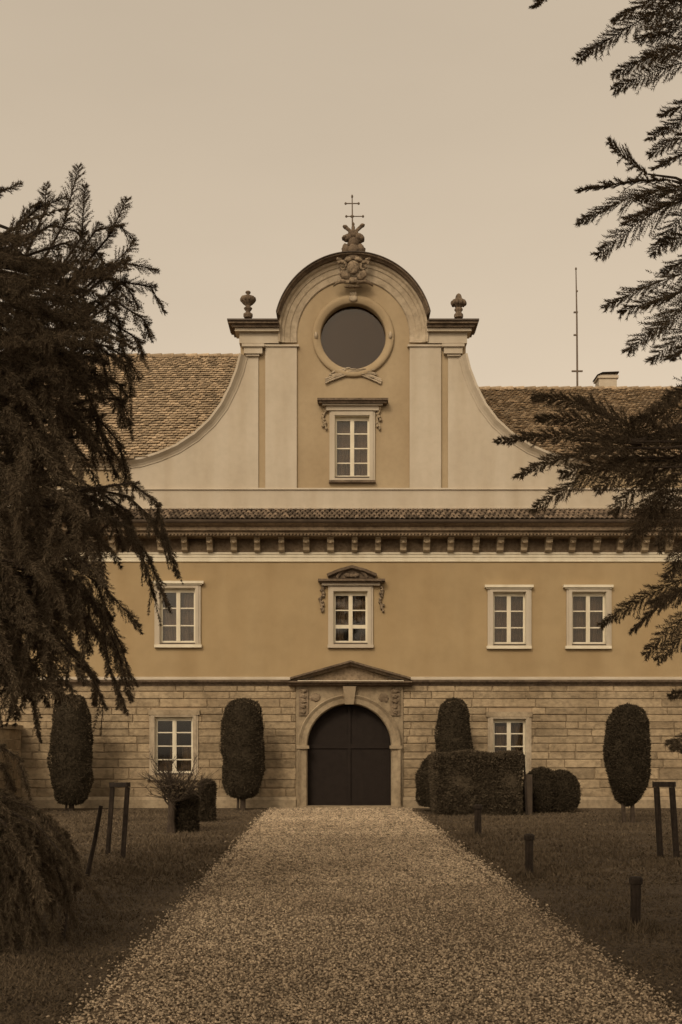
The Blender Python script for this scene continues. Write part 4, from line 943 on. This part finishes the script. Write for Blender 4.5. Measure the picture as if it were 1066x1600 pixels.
LS = [  # hand-placed branches that make the outline: waypoints px,py ; distance ; twig px ; hang
    ([(-40, 330), (0, 300), (28, 288)], 10.5, 14, .0), ([(60, 420), (100, 350), (120, 272)], 11.3, 30, 0), ([(80, 440), (128, 370), (132, 300)], 11.0, 22, 0), ([(40, 400), (70, 330), (72, 295)], 11.4, 20, 0), ([(20, 360), (60, 325), (98, 310)], 11.5, 18, 0),
    ([(110, 440), (170, 370), (195, 318)], 11.2, 24, 0), ([(100, 430), (150, 360), (186, 352), (205, 372)], 11.0, 22, .1), ([(120, 470), (190, 410), (238, 420)], 11.0, 24, .2), ([(130, 500), (190, 440), (236, 448), (254, 482)], 11.1, 20, .2), ([(120, 460), (170, 420), (205, 385)], 11.5, 24, .1),
    ([(110, 520), (180, 470), (226, 500), (232, 520)], 10.8, 26, .4), ([(100, 560), (170, 500), (215, 530), (222, 550)], 11.0, 26, .5), ([(100, 560), (150, 540), (195, 570), (205, 610)], 11.2, 24, .5), ([(90, 600), (140, 580), (185, 600), (196, 615)], 11.2, 22, .5),
    ([(90, 640), (150, 620), (190, 625), (202, 655)], 10.8, 20, .4), ([(80, 660), (150, 650), (185, 690), (198, 745)], 10.9, 24, .5), ([(80, 640), (140, 640), (172, 700), (190, 725)], 11.1, 26, .5), ([(90, 560), (140, 560), (160, 620)], 11.3, 26, .5), ([(60, 690), (100, 680), (130, 712)], 11.0, 18, .4),
    ([(60, 470), (130, 425), (175, 438), (198, 468)], 11.1, 26, .5), ([(90, 500), (150, 470), (186, 500), (192, 545)], 10.9, 26, .6), ([(80, 520), (130, 520), (160, 560), (166, 595)], 11.1, 26, .6), ([(80, 580), (130, 600), (152, 650), (152, 695)], 10.9, 26, .6), ([(70, 620), (120, 640), (142, 690), (146, 722)], 11.2, 26, .6),
    ([(40, 400), (100, 380), (150, 395), (172, 420)], 11.2, 26, .4), ([(30, 380), (80, 352), (120, 362), (140, 385)], 11.4, 26, .3), ([(90, 450), (150, 420), (200, 450), (214, 475)], 11.2, 24, .5), ([(110, 540), (165, 540), (200, 560), (214, 585)], 10.9, 24, .5), ([(90, 600), (150, 590), (185, 625), (193, 660)], 11.0, 26, .6), ([(80, 690), (130, 680), (168, 710), (180, 738)], 11.0, 22, .6),
    ([(40, 790), (130, 765), (205, 755), (245, 785), (256, 830), (275, 892)], 10.2, 15, .5), ([(60, 780), (150, 765), (200, 775), (238, 810), (258, 850)], 10.4, 18, .8), ([(60, 790), (140, 775), (190, 800), (215, 845), (240, 925)], 10.5, 16, .8), ([(60, 790), (130, 785), (195, 820), (232, 870), (262, 945)], 10.2, 16, .8), ([(60, 700), (100, 735), (135, 758)], 10.4, 14, .3), ([(40, 720), (80, 760), (120, 800)], 10.6, 18, .6),
    ([(60, 785), (110, 790), (120, 850)], 10.6, 24, .9), ([(90, 780), (140, 790), (155, 855)], 10.7, 24, .9), ([(120, 775), (170, 790), (190, 850)], 10.6, 22, .9), ([(150, 765), (200, 800), (210, 850)], 10.5, 22, .9),
    ([(40, 880), (110, 868), (150, 890), (172, 930), (212, 970)], 10.0, 20, .4), ([(50, 880), (110, 880), (150, 910), (170, 960)], 10.3, 24, .7), ([(60, 890), (120, 900), (160, 960), (170, 1040), (196, 1105)], 10.1, 18, .7), ([(100, 900), (150, 940), (185, 1020), (203, 1085)], 10.3, 18, .7), ([(110, 910), (165, 960), (190, 1010), (200, 1050)], 10.5, 22, .8), ([(40, 950), (90, 1000), (140, 1050), (163, 1100)], 10.2, 14, .5), ([(60, 960), (120, 1020), (150, 1060), (148, 1095)], 10.4, 14, .5), ([(40, 960), (75, 1040), (90, 1090)], 10.4, 20, .5), ([(20, 1040), (50, 1090), (62, 1150)], 10.2, 12, .5), ([(80, 930), (130, 960), (140, 1010)], 10.4, 26, .7),
    ([(-40, 1175), (0, 1165), (30, 1185), (42, 1225)], 9.2, 14, .6), ([(-40, 1190), (5, 1195), (20, 1230)], 9.4, 16, .6), ([(-40, 1235), (10, 1240), (40, 1262)], 9.3, 18, .4),
    ([(-30, 1230), (50, 1262), (100, 1310), (112, 1370)], 9.2, 24, .7), ([(0, 1260), (60, 1290), (110, 1350), (152, 1398)], 9.1, 18, .4), ([(20, 1280), (80, 1330), (105, 1400), (118, 1440)], 9.2, 20, .8), ([(0, 1280), (50, 1330), (80, 1400), (86, 1470)], 9.0, 18, .7), ([(-20, 1280), (20, 1340), (45, 1410), (50, 1466)], 8.9, 18, .7), ([(-40, 1300), (0, 1350), (15, 1420), (22, 1472)], 9.0, 18, .7), ([(-40, 1320), (-10, 1380), (0, 1440), (2, 1480)], 9.1, 18, .7), ([(40, 1290), (95, 1340), (120, 1380)], 9.3, 24, .7), ([(60, 1270), (100, 1300), (118, 1340)], 9.4, 18, .5)]
for pts, Yp, w, hang in LS:
    C = [P(a, b, Yp + .1 * i) for i, (a, b) in enumerate(pts)]
    LIM.append((C, .014, .004))
    LIM.append(([Vector((tx, YT, C[0].z + .35)), (Vector((tx, YT, C[0].z + .5)) + C[0]) / 2, C[0]], .035, .014))
    for i in range(len(C) - 1):
        e = C[i + 1] + (C[i + 1] - C[i]) * .12; L = (e - C[i]).length
        SPR.append(needle_spray(C[i], e, 0, 1.3 * w * Yp / F, rg, n=max(10, int(L * 55)), m=6, N=(rg.normal(0, .3), -1, .3), needle=.027, nw=.0036, droop=.1, hang=hang))
        if hang > .3:                                   # hanging side twigs
            for j in range(max(1, int(L * 7))):
                q = C[i] + (C[i + 1] - C[i]) * rg.random(); f1 = q + Vector((rg.uniform(-.05, .12), rg.normal(0, .1), -rg.uniform(.12, .30)))
                SPR.append(needle_spray(q, f1, 0, .055, rg, n=10, m=4, N=(rg.normal(0, .5), -1, .2), needle=.022, nw=.003, droop=.25))
for k in range(60):
    zz = 2.9 + 4.0 * rg.random(); a = rg.uniform(-1.4, 1.0); rr = rg.uniform(1.2, 2.2)
    LIM.append(([Vector((tx, YT, zz)), Vector((tx + rr * .5 * math.cos(a), YT + rr * .5 * math.sin(a), zz + .18)), Vector((tx + rr * math.cos(a), YT + rr * math.sin(a), zz - .1))], .04, .008))
overhead(tx, YT, -1, SPR, LIM, rg, 34)
conifer('conifer_tree', base_l, [(tx, YT, -.1), (tx - .05, YT, 3), (tx, YT, 7), (tx, YT, 12)], [.36, .29, .2, .04], SPR, LIM, 'large dark conifer with heavy drooping branches filling the left edge')

# a third conifer added unseen behind the viewer, only to shade the near drive
rg = np.random.default_rng(99); tx, YT = -2.9, -2.6; SPR = []; LIM = []
for k in range(120):
    zz = rg.uniform(3.6, 11.5); a = rg.uniform(0, 6.283); rr = min(3.9, (12.6 - zz) * .62) * rg.uniform(.7, 1.0)
    c0 = Vector((tx, YT, zz + .5)); c1 = Vector((tx + rr * math.cos(a), YT + rr * math.sin(a), zz)); mid = (c0 + c1) / 2 + Vector((0, 0, .25)); LIM.append(([c0, mid, c1], .05, .01))
    for j in range(7):
        t = rg.uniform(.3, 1); p = (1 - t) ** 2 * c0 + 2 * t * (1 - t) * mid + t * t * c1; f1 = p + (c1 - c0).normalized() * .7 + Vector((rg.normal(0, .35), rg.normal(0, .35), rg.normal(-.15, .1)))
        if min(p.z, f1.z) < EYE + .66 * max(p.y, f1.y, 0) + .8: continue
        SPR.append(needle_spray(p, f1, .05, .30, rg, n=15, m=4, N=(0, -.2, 1), needle=.10, nw=.018, droop=.1))
conifer('conifer_tree', (tx, YT, 0), [(tx, YT, -.1), (tx + .03, YT, 4), (tx, YT, 8), (tx, YT, 12.3)], [.33, .27, .17, .04], SPR, LIM, 'added tall conifer, unseen behind the viewer, shading the near end of the drive')
